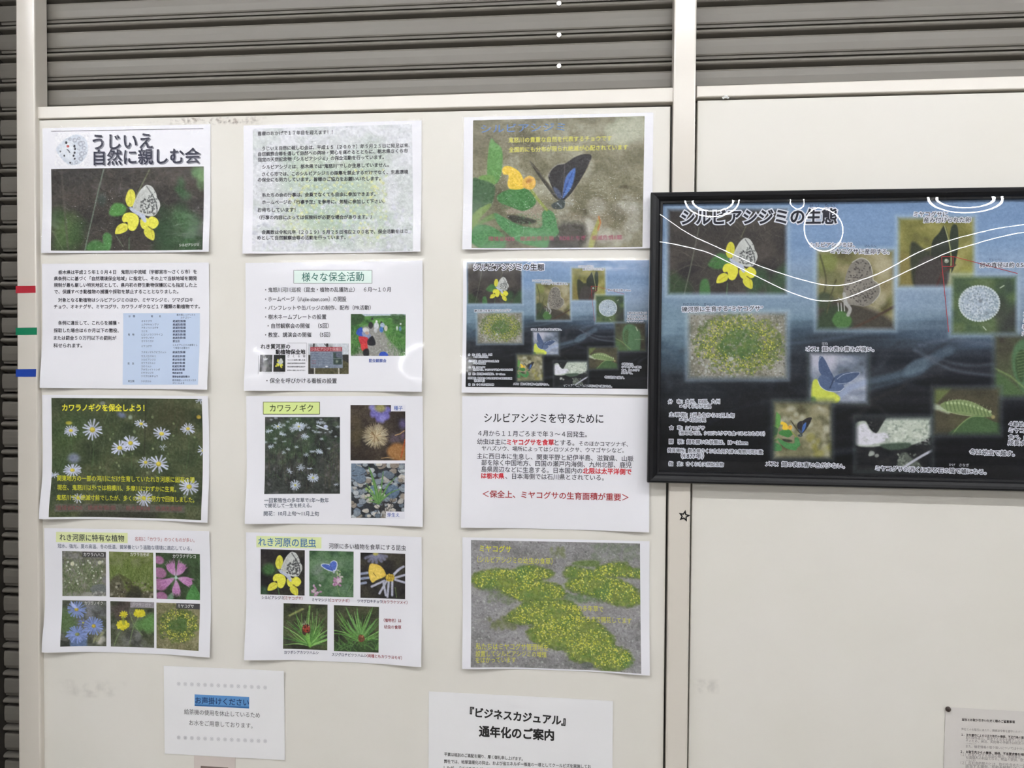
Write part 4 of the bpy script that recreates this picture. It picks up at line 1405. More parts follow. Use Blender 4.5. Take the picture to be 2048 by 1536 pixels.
def a2(c):
    meadow(c, (1373, 622, 1577, 760), 1478, 688, 82, 56, 1900, (0.9, 1.7))
    c.blob(900, (1373, 622, 1577, 760), (.7, 1.6), [(98, 100, 70), (150, 150, 138), (76, 80, 54), (176, 178, 172)], .8, .5)
    c.blob(26, (1375, 715, 1470, 758), (2, 4), [(176, 178, 176), (150, 152, 150)], 1, .8)
def a3(c):
    c.bg([(78, 76, 46), (110, 108, 66), (136, 130, 92), (160, 152, 118)], 40, 34, 3)
    c.blob(8, (1740, 500, 1792, 640), (8, 18), [(168, 160, 130), (120, 108, 74), (186, 178, 156)], 10, .6)
    c.poly([(1636, 512), (1660, 508), (1674, 520), (1668, 540), (1650, 552), (1638, 545)], (118, 128, 66), 9, .8)
    c.blob(16, (1630, 545, 1690, 600), (5, 12), [(84, 88, 52), (104, 106, 70), (132, 128, 96)], 8, .5)
    c.line([(1640, 510), (1652, 560), (1644, 600)], 3, (64, 66, 42), 3, .8, sm=True)
    c.poly([(1630, 600), (1700, 605), (1760, 625), (1792, 650), (1792, 664), (1630, 664)], (66, 62, 54), 12)
    c.poly([(1630, 650), (1650, 618), (1678, 612), (1700, 636), (1700, 664), (1630, 664)], (50, 66, 46), 9)
    c.poly([(1664, 640), (1676, 622), (1692, 626), (1704, 640), (1696, 654), (1676, 656)], (72, 112, 60), 4)
    c.poly([(1632, 600), (1645, 585), (1665, 592), (1660, 612), (1640, 616)], (60, 72, 50), 5)
    c.line([(1672, 560), (1662, 590), (1654, 625)], 3, (76, 78, 50), 2)
    c.line([(1690, 664), (1740, 640), (1790, 612)], 5, (72, 56, 44), 3)
    w = [(1689, 610), (1686, 585), (1692, 550), (1704, 525), (1722, 516), (1738, 524), (1745, 545), (1746, 560), (1758, 570), (1759, 588), (1745, 606), (1728, 613), (1705, 610)]
    c.poly(w, (126, 122, 114), 1.2)
    c.poly([(1692, 600), (1694, 560), (1708, 540), (1716, 570), (1712, 604)], (142, 138, 128), 6, .8)
    for i in range(230):
        x, y = c.r.uniform(1690, 1757), c.r.uniform(520, 611)
        if ((x - 1722) / 32) ** 2 + ((y - 566) / 46) ** 2 < .95 and not (x > 1742 and y < 556):
            c.ell(x, y, c.r.uniform(.9, 1.9), c.r.uniform(.9, 1.8), (66, 62, 60), 0, .8, .8)
    c.line([w[3], w[4], w[5], w[6], w[7]], 1.4, (206, 202, 194), 1, .8, sm=True)
    c.line([w[7], w[8], w[9], w[10]], 1.4, (196, 192, 186), 1, .8, sm=True)
    c.line([(1688, 588), (1692, 606), (1700, 618), (1696, 630)], 7, (170, 170, 168), 2, .9, sm=True)
    c.line([(1677, 596), (1690, 606)], 2, (160, 160, 154), 1)
    for x in (1676, 1682, 1688):
        c.line([(x, 606), (x + 1, 622)], 1.6, (196, 198, 196), 1)
def a4(c):
    c.bg([(84, 84, 42), (116, 114, 56), (140, 136, 74), (158, 154, 96)], 46, 38, 3)
    c.poly([(1793, 520), (1810, 505), (1840, 545), (1840, 577), (1793, 577)], (122, 112, 60), 14)
    c.poly([(1822, 486), (1850, 500), (1862, 505), (1840, 577), (1824, 560)], (48, 54, 38), 6)
    c.poly([(1862, 500), (1866, 480), (1878, 466), (1889, 451), (1897, 475), (1902, 510), (1898, 545), (1880, 560), (1862, 545)], (38, 46, 36), 2)
    c.poly([(1832, 540), (1850, 512), (1880, 520), (1898, 540), (1888, 577), (1834, 577)], (62, 58, 56), 6)
    c.poly([(1900, 540), (1899, 480), (1904, 452), (1914, 452), (1917, 480), (1914, 510), (1906, 540)], (42, 54, 40), 2)
    c.line([(1889, 452), (1897, 480), (1902, 512), (1901, 545)], 2.4, (156, 160, 104), 1, .9, sm=True)
    c.line([(1872, 575), (1884, 545), (1910, 530)], 4, (74, 48, 44), 3)
    c.ell(1893, 522, 4.5, 4.5, (140, 146, 132), 0, 1)
    c.ell(1892, 520.5, 2.4, 2, (190, 196, 184), 0, 1)
    c.blob(6, (1912, 540, 1950, 577), (8, 16), [(150, 150, 70), (120, 122, 60)], 9, .6)
def a5(c):
    c.bg([(52, 68, 56), (66, 88, 60), (84, 104, 66), (92, 104, 76)], 40, 30, 3)
    c.blob(6, (1980, 610, 2037, 660), (12, 24), [(48, 52, 50)], 14, .7)
    c.ell(1958.5, 607, 40, 35, (150, 166, 180), -12, 3)
    c.ell(1952, 602, 30, 26, (166, 180, 196), -12, 14, .9)
    for i in range(420):
        a, d = c.r.uniform(0, 6.283), math.sqrt(c.r.uniform(0.02, 1.06))
        x, y = 1958.5 + 40 * d * math.cos(a), 607 + 35 * d * math.sin(a)
        c.ell(x, y, 1.5, 1.5, (206, 216, 220) if i % 3 else (112, 126, 136), 0, .9, .6)
    for i in range(46):
        a = 6.283 * i / 46
        c.ell(1958.5 + 40 * math.cos(a), 607 + 35 * math.sin(a), 2.2, 2.2, (198, 208, 210), 0, 1, .9)
    c.ell(1961, 602, 4, 4, (122, 132, 142), 0, 3, .9)
    c.line([(1966, 653), (1972, 660)], 2, (176, 184, 166), 1)
    c.line([(2000, 576), (2008, 571)], 2, (176, 186, 164), 1)
def a6(c):
    c.bg([(74, 84, 96), (106, 116, 132), (136, 146, 164), (170, 176, 192)], 40, 22, 3)
    c.blob(6, (1616, 703, 1700, 740), (10, 22), [(184, 184, 200)], 14, .6)
    c.line([(1670, 800), (1700, 775), (1740, 762)], 12, (150, 164, 196), 6, .8)
    c.poly([(1624, 800), (1624, 768), (1632, 758), (1645, 770), (1668, 785), (1680, 795), (1674, 806), (1650, 806)], (196, 206, 78), 3)
    c.ell(1666, 798, 12, 8, (212, 222, 84), 10, 2)
    c.ell(1626, 800, 6, 7, (96, 130, 60), 0, 4)
    U = (72, 90, 124)
    c.poly([(1638, 716), (1643, 712), (1650, 720), (1660, 740), (1668, 757), (1662, 768), (1645, 752), (1637, 738)], U, 1)
    c.poly([(1640, 752), (1650, 750), (1664, 764), (1666, 780), (1656, 782), (1642, 774), (1636, 762)], (80, 98, 132), 1)
    c.poly([(1668, 756), (1680, 748), (1700, 744), (1720, 745), (1712, 756), (1692, 768), (1674, 768)], (70, 88, 120), 1)
    c.poly([(1668, 764), (1684, 768), (1688, 776), (1678, 783), (1660, 783), (1662, 774)], (84, 102, 136), 1)
    c.line([(1636, 762), (1642, 774), (1656, 782), (1678, 783), (1688, 776)], 1.3, (206, 212, 226), .8, .9, sm=True)
    c.line([(1674, 758), (1690, 748), (1720, 745), (1700, 764), (1676, 768)], 1.1, (190, 198, 216), .8, .8, sm=True)
    c.line([(1637, 738), (1637, 722), (1643, 712)], 1.1, (176, 186, 206), .8, .8, sm=True)
    c.line([(1668, 757), (1660, 776)], 2.6, (50, 64, 92), 1.2)
    c.line([(1667, 758), (1662, 745)], 1.2, (70, 84, 112), 1)
def a7(c):
    c.bg([(84, 82, 58), (112, 110, 82), (138, 134, 104), (160, 156, 132)], 30, 24, 3)
    c.blob(34, (1560, 800, 1666, 870), (3, 9), [(176, 174, 152), (80, 78, 54), (190, 188, 172)], 6, .6)
    c.blob(24, (1620, 870, 1666, 920), (3, 9), [(176, 174, 152), (80, 78, 54), (140, 136, 60)], 6, .6)
    k_ = .0755
    female_scene(scaled(c, k_), shift(1603.5, 868, k_, 1050, 850), 1.0)
def a8(c):
    c.bg([(18, 20, 24), (26, 28, 32), (40, 42, 44)], 30, 24, 3)
    c.poly([(1709, 850), (1730, 842), (1740, 858), (1752, 866), (1764, 848), (1778, 834), (1866, 834), (1866, 866), (1850, 880), (1822, 890), (1780, 890), (1740, 894), (1709, 888)], (170, 180, 168), 3)
    c.poly([(1709, 860), (1728, 846), (1742, 862), (1752, 866), (1772, 866), (1776, 880), (1740, 890), (1709, 886)], (216, 216, 226), 5)
    c.poly([(1776, 846), (1800, 838), (1850, 838), (1862, 860), (1830, 880), (1790, 884)], (190, 200, 186), 6, .8)
    for i in range(170):
        x, y = c.r.uniform(1712, 1864), c.r.uniform(840, 890)
        c.ell(x, y, c.r.uniform(1, 4.5), c.r.uniform(.6, 2.6), [(120, 132, 120), (226, 230, 224), (150, 160, 150), (90, 100, 94)][i % 4], c.r.uniform(-30, 30), 1.4, .4 if x > 1775 else .16)
    for i in range(50):
        c.ell(c.r.uniform(1765, 1862), c.r.uniform(838, 886), c.r.uniform(1.5, 5), c.r.uniform(1, 3.5), [(214, 220, 208), (130, 142, 128), (232, 236, 228)][i % 3], c.r.uniform(0, 180), 2, .5)
    c.poly([(1752, 834), (1772, 834), (1764, 848), (1752, 866), (1746, 850)], (34, 36, 38), 3)
    c.poly([(1760, 890), (1790, 886), (1820, 886), (1815, 896), (1780, 900)], (70, 88, 74), 4)
    c.blob(5, (1738, 904, 1754, 914), (2, 5), [(160, 166, 160)], 2, .8)
    c.poly([(1794, 930), (1800, 910), (1812, 905), (1822, 915), (1838, 926), (1840, 936), (1800, 936)], (92, 100, 92), 4)
    c.blob(40, (1796, 908, 1838, 934), (1, 3), [(150, 158, 146), (60, 66, 62)], 1.5, .6)
    c.line([(1808, 934), (1840, 914), (1866, 900)], 5, (190, 192, 206), 2, .95, sm=True)
def a9(c):
    c.bg([(56, 52, 44), (72, 74, 56), (80, 92, 64), (72, 68, 56)], 50, 40, 3)
    c.poly([(2030, 690), (2060, 676), (2100, 700), (2106, 750), (2098, 797), (2060, 797), (2036, 770), (2024, 730)], (78, 112, 78), 6)
    c.poly([(1986, 745), (2020, 760), (2050, 797), (1986, 797)], (74, 100, 62), 10)
    c.line([(1986, 735), (2020, 752), (2060, 785)], 3, (116, 138, 84), 4)
    c.poly([(2030, 720), (2040, 700), (2050, 706), (2048, 740), (2044, 765), (2034, 750)], (60, 84, 52), 4)
    for i in range(9):
        c.line([(2032 + i * .6, 706 + i * 6), (2049, 703 + i * 6)], 1.4, (104, 126, 84), 1.5, .8)
    c.line([(2086, 690), (2092, 704)], 5, (176, 190, 160), 3)
    c.line([(2080, 742), (2120, 742)], 2, (128, 146, 116), 2)
    c.blob(5, (2106, 680, 2132, 797), (10, 20), [(62, 56, 48)], 12, .7)
def a10(c):
    c.bg([(58, 56, 42), (74, 70, 54), (86, 86, 60)], 40, 30, 3)
    c.poly([(1864, 790), (1880, 773), (1905, 773), (1880, 800), (1864, 815)], (96, 108, 62), 5)
    c.line([(1862, 812), (1880, 816), (1896, 822)], 11, (164, 174, 150), 5)
    body = [(1880, 810), (1896, 802), (1918, 799), (1942, 803), (1964, 813), (1980, 824), (1984, 832), (1968, 834), (1946, 831), (1920, 828), (1896, 822)]
    c.poly(body, (122, 142, 94), 1.6)
    for i in range(12):
        t = i / 11
        x = 1892 + t * 84
        y0 = 803 + 26 * max(0, t - .3) ** 1.2
        c.line([(x - 2, y0), (x + 3, y0 + 20 - 5 * t)], 2.6, (88, 110, 66), 2, .8)
        c.ell(x + 4, y0 + 3, 3.4, 2.6, (176, 192, 146), 0, 1.5, .9)
        c.line([(x + 4, y0 - 1), (x + 6, y0 - 5)], .8, (170, 182, 146), .8, .7)
    c.line([(1884, 820), (1920, 829), (1966, 834)], 2.2, (160, 176, 130), 1.5, .8, sm=True)
    c.ell(1986, 834, 4, 4, (150, 140, 96), 0, 2)
    c.poly([(1900, 872), (1920, 850), (1942, 834), (1962, 832), (1985, 842), (2003, 850), (2003, 872)], (68, 96, 60), 3)
    c.line([(1902, 872), (1920, 850), (1942, 834), (1966, 833)], 2, (128, 152, 96), 1.5, .9, sm=True)
for rc_, fn_ in zip(PHOTOS, (a1, a2, a3, a4, a5, a6, a7, a8, a9, a10)):
    paste(rc_, fn_)
ART.grain(8, 1.2)
c = None

W_ = (218, 222, 232)
DK = (28, 30, 44)
def z1(x, y): return (1290 + x / 5.12, 360 + y / 5.12)
def z2(x, y): return (1648 + x / 5.12, 360 + y / 5.12)
def z3(x, y): return (1290 + x / 4.3875, 650 + y / 4.3875)
def z4(x, y): return (1648 + x / 4.3875, 650 + y / 4.3875)
ART_TEXT = [('heading', 'シルビアシジミの生態', z1(375, 388), z1(1960, 374), 0.03, 1.06, 0.075),
    ('caption', 'シルビアシジミは、', z1(1690, 666), z2(312, 665), .012, 1, .12), ('caption', 'ミヤコグサに産卵する。', z2(70, 728), z2(668, 735), .012, 1, .12),
    ('caption', 'ミヤコグサに', z2(918, 352), z2(1265, 352), .012, 1, .12), ('caption', '産み付けられた卵', z2(1020, 410), z2(1500, 409), .012, 1, .12),
    ('caption', '卵の直径は約 0.5mm', z2(1597, 872), (2064, 530), .012, 1, .12),
    ('caption', '礫河原に生育する“ミヤコグサ”', z1(378, 1326), z1(1205, 1314), .012, 1, .12),
    ('caption', 'オス：翅の表の青みが強い。', z3(1413, 210), z4(438, 213), .012, 1, .12),
    ('caption', 'メス：翅の表に青い色が少ない。', z3(1060, 1217), z4(180, 1238), .012, 1, .12),
    ('caption', 'ミヤコグサの近くにある石の陰で蛹になる。', z4(452, 1256), z4(1422, 1290), .012, 1, .12),
    ('caption', '冬は幼虫で越す。', z4(1280, 1112), z4(1670, 1130), .012, 1, .12),
    ('caption', '４齢幼虫は、', z4(1622, 866), (2072, 850), .012, 1, .12), ('caption', 'ミヤコグサの葉を', z4(1622, 922), (2107, 863), .012, 1, .12),
    ('caption', '食べ、約１か月で', z4(1618, 980), (2098, 876), .012, 1, .12), ('caption', '成長する。', z4(1614, 1030), (2067, 888), .012, 1, .12),
    ('caption', '１齢幼虫は若芽では', (2047, 628), (2137, 628), .012, 1, .12), ('caption', 'ミヤコグサの葉の', (2047, 641), (2137, 641), .012, 1, .12),
    ('caption', '表面を丸めながら', (2045, 654), (2137, 654), .012, 1, .12), ('caption', '穴をあけて食べる。', (2044, 667), (2125, 668), .012, 1, .12),
    ('species_facts', '分　布：本州、四国、九州', z3(205, 672), z3(655, 672), .008, 1.06, .15), ('species_facts', '⇒さくら市が北限', z3(305, 713), z3(578, 714), .008, 1.06, .15),
    ('species_facts', '主 現 期：5月上旬から10月上旬', z3(215, 786), z3(782, 795), .008, 1.0, .15), ('species_facts', '⇒年４回出現', z3(303, 829), z3(532, 832), .008, 1.06, .15),
    ('species_facts', '食　草：ミヤコグサ', z3(215, 902), z3(522, 905), .008, 1.06, .15), ('species_facts', '（他地域では、シロツメクサを食べることもある）', z3(300, 947), z3(1050, 955), .008, 1.1, .15),
    ('species_facts', '開　張：翅を開いた状態は、18～26mm', z3(213, 1022), z3(900, 1033), .008, 1.06, .15),
    ('species_facts', '発見場所：栃木県さくら市上阿久津の鬼怒川河川敷', z3(200, 1099), z3(1033, 1116), .008, 1.1, .15), ('species_facts', '（1877年）', z3(320, 1146), z3(512, 1149), .008, 1.0, .15),
    ('species_facts', '指　定：さくら市天然記念物', z3(210, 1217), z3(688, 1226), .008, 1.06, .15)]
ART_RUBY = [('せ い　た い', z1(1680, 268), z1(1942, 262), 0), ('さんらん', z2(415, 674), z2(535, 676), 0), ('れきがわら', z1(388, 1273), z1(548, 1271), 0), ('せいいく', z1(600, 1272), z1(718, 1271), 0),
    ('ちょっけい', z2(1690, 814), z2(1815, 816), 0), ('はね', z3(1553, 162), z3(1605, 163), 1), ('かげ', z4(1095, 1225), z4(1150, 1228), 1), ('さなぎ', z4(1185, 1228), z4(1272, 1230), 1)]

def art_letters(S, ruby=True):
    for part, s_, a_, b_, bo, ys_, ol in ART_TEXT:
        text(S, part, s_, *a_, *b_, DK, bo, ys_, 0.00045, 3 if part == 'heading' else 2, (bo + ol, W_))
    if ruby:
        for s_, a_, b_, wh in ART_RUBY:
            text(S, 'ruby_text', s_, *a_, *b_, W_ if wh else (58, 66, 92), 0.0, 1.0, 0.00045)
    # the red pointer from the egg on the leaf to the egg enlarged
    for p_, q_ in (((1883, 513), (1906, 513)), ((1906, 513), (1906, 533)), ((1906, 533), (1884, 533)), ((1884, 533), (1883, 513)), ((1884, 533), (1897, 664)), ((1906, 513), (2035, 547))):
        S.rule('pointer_line', p_, q_, 1.1, (168, 52, 56), 0.00035)

def art_photos(S, parent, dens, off):
    for i, rc_ in enumerate(PHOTOS):
        photo(S, ART, rect(*rc_), 'photograph', off + 0.00001 * i, dens, parent, False, ART_LABELS[i])

# ---- row 2, right: the same artwork as a small poster, partly behind the frame
S = poster('poster', -0.0565, 0.0625, 0.0, 'small poster printed like the framed picture, its right edge behind the frame', (0.004, 0.002, 0.001, 0, 0))
S.zoom(0, 0, 1)
_c = at(np.array([(934, 524), (1298, 520), (1295, 778.5), (932.5, 774)]), S.y)
_H = np.array([[0.419674414815719, -0.0017724648343045695, 1261.4023049870505], [-0.010903155563935174, 0.43112204114295927, 363.54541408164965], [-1.7968566449737527e-05, 2.190659313851132e-06, 1.0]])
_Z = np.array([[1 / 4.876, 0, 900], [0, 1 / 4.876, 500], [0, 0, 1.0]])
S.H = _Z @ np.linalg.inv(_H)
cornersP = np.array([(1334, 414), (2151, 398), (2134, 957), (1325, 937)], float)
pic = photo(S, ART, cornersP, 'printed_picture', 0.0002, 0.42)
art_photos(S, pic, 0.45, 0.00026)
art_letters(S, False)
S.flush()

# ---- row 3, left: asters in the grass
S = poster('poster', -0.7786, -0.15915, 0.00639, 'poster of pale asters in dark green grass with yellow lettering', (0.008, 0.005, -0.0002, 0, 0.002))
S.zoom(60, 770, 5.12)
cv = Cv(98, 792, 412, 1044, 2.0, (56, 66, 40), 61).tf(60, 770, 5.12)
cv.bg([(44, 54, 36), (60, 72, 46), (74, 84, 54), (92, 96, 66)], 200, 140, 5)
cv.blob(12, (220, 300, 560, 900), (60, 140), [(60, 84, 48), (70, 90, 50)], 90, .45)
cv.blob(10, (1150, 150, 1600, 500), (60, 140), [(66, 68, 44)], 90, .5)
cv.poly([(560, 1290), (900, 1270), (1250, 1290), (1250, 1380), (600, 1370)], (54, 54, 48), 70, .8)
cv.blades(160, (230, 300, 1780, 1360), (80, 300), (55, 125), (5, 12), [(70, 96, 52), (52, 78, 44), (86, 108, 66), (44, 60, 36)], 9, .5)
cv.blades(60, (600, 400, 1500, 1300), (100, 320), (60, 120), (4, 7), [(104, 122, 84), (88, 110, 76)], 5, .5)
cv.blob(30, (280, 280, 1720, 1200), (6, 14), [(138, 150, 104), (120, 136, 92)], 7, .8, 1.3)
cv.line([(1190, 140), (1180, 420), (1170, 800)], 12, (44, 42, 30), 10, .7)
for x, y in ((640, 560), (420, 520), (1030, 690), (1345, 580), (1620, 480), (1315, 890), (437, 930)):
    cv.line([(x, y), (x + 10, y + 160), (x - 20, y + 380)], 9, (72, 98, 58), 6, .7, sm=True)
cv.ell(450, 750, 60, 50, (140, 146, 182), 0, 40, .8)
cv.ell(940, 308, 45, 26, (110, 120, 168), 20, 24, .8)
cv.ell(1028, 330, 20, 22, (170, 184, 170), 0, 16, .8)
cv.ell(745, 185, 26, 20, (140, 146, 150), 0, 16, .8)
cv.ell(398, 388, 34, 18, (170, 164, 52), 0, 10)
cv.ell(1732, 328, 24, 20, (178, 150, 50), 0, 10)
A_ = (206, 212, 240)
for x, y, r, n, fl, ro in ((1140, 398, 74, 11, .6, 10), (420, 467, 80, 17, .75, 0), (640, 458, 112, 15, 1, 0), (1030, 595, 96, 18, .9, 0), (920, 645, 108, 13, .7, -15), (1348, 500, 100, 13, .75, 15), (1620, 448, 80, 14, .8, 0),
                           (1185, 792, 76, 12, .85, 0), (1318, 808, 108, 13, .95, 10), (437, 872, 95, 18, .7, 0), (250, 920, 60, 10, .6, 0), (1775, 672, 70, 9, .8, 30), (1750, 155, 60, 8, .7, 0), (1360, 640, 44, 6, .8, 0)):
    cv.daisy(x, y, r, n, A_, (222, 202, 62) if r > 60 else None, fl, ro, .25, 5, 1, .15)
photo_corners = [(220, 132), (1768, 142), (1773, 1375), (235, 1342)]
cv.poly([(285, 1212), (1597, 1226), (1597, 1306), (285, 1290)], (94, 92, 84), 4, .85, sm=False)
for x, y, r, n, fl, ro in ((500, 1155, 66, 11, .8, 0), (1635, 1040, 112, 15, .85, 0), (1165, 1158, 94, 17, 1, 0)):
    cv.daisy(x, y, r, n, A_, (214, 200, 60), fl, ro, .25, 5, 1, .15)
cv.grain(8, 1.4)
photo(S, cv, photo_corners, 'photograph', 0.0002, 1.0)
YL = (230, 224, 62)
text(S, 'heading', 'カワラノギクを保全しよう！', 332, 232, 1172, 236, YL, 0.03, 1.05, 0.0003, 3)
text(S, 'body_text', '関東地方の一部の河川にだけ生育していたれき河原に固有の種', 288, 953, 1690, 972, (204, 204, 52), 0.014, 1.2)
text(S, 'body_text', '現在、鬼怒川以外では相模川、多摩川にわずかに生育。', 293, 1046, 1500, 1068, (204, 204, 52), 0.014, 1.15)
text(S, 'body_text', '鬼怒川でも絶滅寸前でしたが、多くの方々の努力で回復しました。', 295, 1147, 1695, 1174, (204, 204, 52), 0.014, 1.2)
text(S, 'caption', '環境省RDB　絶滅危惧Ⅱ類　　栃木県RDB　絶滅危惧Ⅱ類', 300, 1252, 1570, 1268, (128, 74, 76), 0.0, 1.0)
S.flush()

# ---- row 3, middle: the aster page
S = poster('poster', -0.41645, -0.15582, 0.01212, 'white poster with yellow-green title box, large aster photo, seed head and seedling', (0.007, 0.005, -0.0002, 0, 0.001))
S.zoom(470, 770, 5.12)
S.patch('heading_box', rect(290, 175, 868, 299), (222, 237, 158), border=((96, 104, 70), 6))
text(S, 'heading', 'カワラノギク', 358, 238, 800, 238, (66, 80, 48), 0.008, 1.05, 0.0004, 4)
for s_, a_, b_, c_, d_ in (('一回繁殖性の多年草で1年～数年', 312, 1179, 960, 1182), ('で開花して一生を終える。', 312, 1231, 785, 1234), ('開花：10月上旬～11月上旬', 312, 1310, 858, 1320)):
    text(S, 'body_text', s_, a_, b_, c_, d_, (60, 76, 94), 0.01, 1.1)
cv = Cv(528, 832, 684, 990, 2.2, (60, 66, 62), 71).tf(470, 770, 5.12)
cv.bg([(38, 42, 40), (52, 58, 54), (66, 70, 66), (82, 82, 78)], 70, 90, 4)
cv.blob(14, (310, 330, 800, 700), (40, 90), [(56, 78, 54), (64, 88, 60)], 50, .5)
cv.blob(60, (310, 330, 1075, 800), (14, 40), [(70, 92, 62), (52, 76, 54), (84, 104, 76)], 16, .5)
cv.blob(120, (310, 800, 1075, 1113), (6, 18), [(96, 96, 98), (70, 72, 72), (44, 46, 46), (110, 108, 108)], 8, .5)
cv.blades(60, (320, 700, 1075, 1113), (120, 420), (80, 100), (5, 12), [(40, 40, 36), (54, 52, 46), (84, 80, 66)], 5, .7)
cv.blades(140, (310, 330, 1075, 1000), (30, 90), (30, 150), (4, 9), [(78, 108, 66), (58, 88, 58), (100, 122, 84)], 5, .6)
for i in range(40):
    cv.daisy(cv.r.uniform(312, 1070), 335 + 330 * cv.r.uniform(0, 1) ** 1.6, cv.r.uniform(9, 24), 7, (176, 188, 198), None, .7, 0, .25, 5, .85, .3)
for x, y, r, n, fl, ro in ((655, 425, 64, 16, .75, 0), (715, 528, 44, 11, .8, 0), (440, 425, 52, 9, .6, -10), (350, 470, 42, 8, .6, 0), (585, 445, 36, 8, .8, 0), (490, 505, 40, 8, .5, 15), (860, 680, 46, 10, .6, 10), (790, 680, 30, 7, .5, 0),
                           (370, 630, 36, 8, .6, -20), (730, 715, 30, 7, .8, 0), (675, 845, 44, 10, .9, 0), (765, 855, 34, 5, .3, 0), (800, 950, 66, 15, .75, 0), (618, 1025, 58, 14, 1, 0), (560, 880, 40, 7, .6, 40), (500, 690, 26, 7, .7, 0), (865, 385, 36, 9, .6, 20), (1040, 1020, 26, 6, .7, 0)):
    cv.daisy(x, y, r, n, (196, 208, 228), (206, 200, 96) if r > 50 else None, fl, ro, .2, 5, .95, .2)
cv.line([(840, 415), (900, 440), (950, 455)], 16, (206, 216, 226), 5)
cv.ell(930, 425, 22, 16, (190, 202, 230), 0, 6)
photo(S, cv, rect(308, 328, 1075, 1113), 'photograph', 0.0002, 1.1)
cv = Cv(698, 808, 814, 924, 2.2, (52, 46, 40), 72).tf(470, 770, 5.12)
cv.bg([(36, 32, 32), (54, 46, 40), (68, 58, 50), (78, 70, 56)], 160, 140, 3)
cv.ell(1640, 550, 60, 50, (104, 92, 108), 0, 50, .7)
cv.ell(1720, 400, 40, 50, (104, 96, 160), 0, 40, .7)
cv.ell(1720, 520, 20, 40, (112, 92, 130), 0, 30, .7)
cv.blob(5, (1190, 330, 1320, 600), (40, 70), [(88, 78, 54)], 50, .6)
for x, y, a_, b_, an in ((1425, 280, 55, 38, 115), (1470, 320, 36, 62, 0), (1540, 310, 50, 42, 60), (1560, 250, 40, 30, 20), (1405, 230, 34, 30, 0), (1510, 345, 30, 44, 0)):
    cv.ell(x, y, a_, b_, (118, 112, 196) if a_ > 35 else (140, 138, 210), an, 22, .9)
cv.ell(1488, 235, 55, 42, (160, 156, 90), 0, 30, .9)
for i in range(420):
    a_ = cv.r.uniform(0, 6.283)
    l_ = cv.r.uniform(95, 148)
    cv.line([(1440 + 18 * math.cos(a_), 525 + 18 * math.sin(a_)), (1440 + l_ * math.cos(a_), 520 + l_ * .92 * math.sin(a_))], 4, [(196, 184, 150), (170, 156, 122), (150, 132, 98), (210, 200, 170)][i % 4], 4, .5)
for i in range(40):
    a_ = cv.r.uniform(0, 6.283)
    cv.line([(1440, 525), (1440 + 60 * math.cos(a_), 525 + 62 * math.sin(a_))], 5, [(120, 92, 58), (206, 186, 146)][i % 2], 3, .8)
cv.poly([(1560, 660), (1620, 600), (1700, 600), (1745, 640), (1745, 772), (1640, 772), (1570, 720)], (160, 112, 62), 34)
cv.line([(1742, 560), (1720, 660), (1700, 740)], 12, (190, 88, 40), 8)
cv.line([(1640, 515), (1690, 500), (1735, 468)], 9, (190, 150, 96), 5)
cv.line([(1500, 750), (1560, 742), (1620, 750)], 9, (170, 140, 96), 6)
photo(S, cv, rect(1183, 205, 1745, 772), 'photograph', 0.0002, 1.2)
S.patch('label_box#a', rect(1598, 203, 1748, 270), (232, 232, 240), 0.0003)
text(S, 'photo_label', '種子', 1628, 238, 1718, 238, (72, 100, 176), 0.012, 1.0, 0.0004)
cv = Cv(699, 925, 813, 1038, 2.2, (120, 122, 128), 73).tf(470, 770, 5.12)
cv.bg([(40, 44, 50), (56, 60, 66)], 60)
ST = [(150, 158, 166), (128, 140, 152), (168, 164, 158), (112, 126, 142), (190, 184, 174), (96, 108, 122), (142, 132, 120), (176, 182, 186)]
cv.stonesN((1190, 800, 1740, 1000), 46, (28, 62), ST)
cv.stonesN((1190, 960, 1740, 1360), 110, (18, 46), ST)
cv.stonesN((1190, 800, 1290, 1000), 5, (60, 80), [(112, 130, 150), (104, 122, 142)])
cv.poly([(1380, 1050), (1420, 1030), (1470, 1100), (1440, 1160), (1390, 1110)], (112, 142, 170), 8, .9)
cv.poly([(1540, 1060), (1620, 1020), (1690, 1080), (1640, 1160), (1560, 1140)], (92, 118, 148), 8, .8)
cv.blades(26, (1380, 1190, 1620, 1330), (60, 160), (20, 160), (5, 9), [(58, 50, 46), (40, 38, 40)], 5, .7)
for p_, w_ in ((((1470, 1200), (1440, 1050), (1400, 920), (1370, 840)), 46), (((1480, 1190), (1500, 1040), (1520, 880)), 30), (((1490, 1190), (1560, 1040), (1655, 935)), 26), (((1495, 1180), (1600, 1100), (1690, 1065)), 24),
               (((1460, 1190), (1400, 1090), (1340, 1010)), 26), (((1460, 1200), (1390, 1150), (1330, 1160)), 20), (((1465, 1200), (1380, 1100), (1330, 1080)), 18), (((1480, 1190), (1480, 1080)), 24), (((1450, 1200), (1370, 1190)), 20)):
    cv.line(p_, w_, (84, 134, 66), 6, 1, sm=True, taper=True)
    cv.line(p_, w_ * .35, (124, 172, 92), 5, .7, sm=True, taper=True)
cv.blob(12, (1340, 1000, 1420, 1180), (6, 14), [(206, 214, 150), (150, 186, 92)], 5, .9)
cv.ell(1488, 1050, 12, 12, (214, 226, 226), 0, 4)
photo(S, cv, rect(1190, 803, 1740, 1360), 'photograph', 0.0002, 1.2)
S.patch('label_box#b', rect(1548, 1292, 1746, 1366), (232, 232, 240), 0.0003)
text(S, 'photo_label', '芽生え', 1562, 1328, 1690, 1328, (72, 100, 176), 0.012, 1.0, 0.0004)
S.flush()

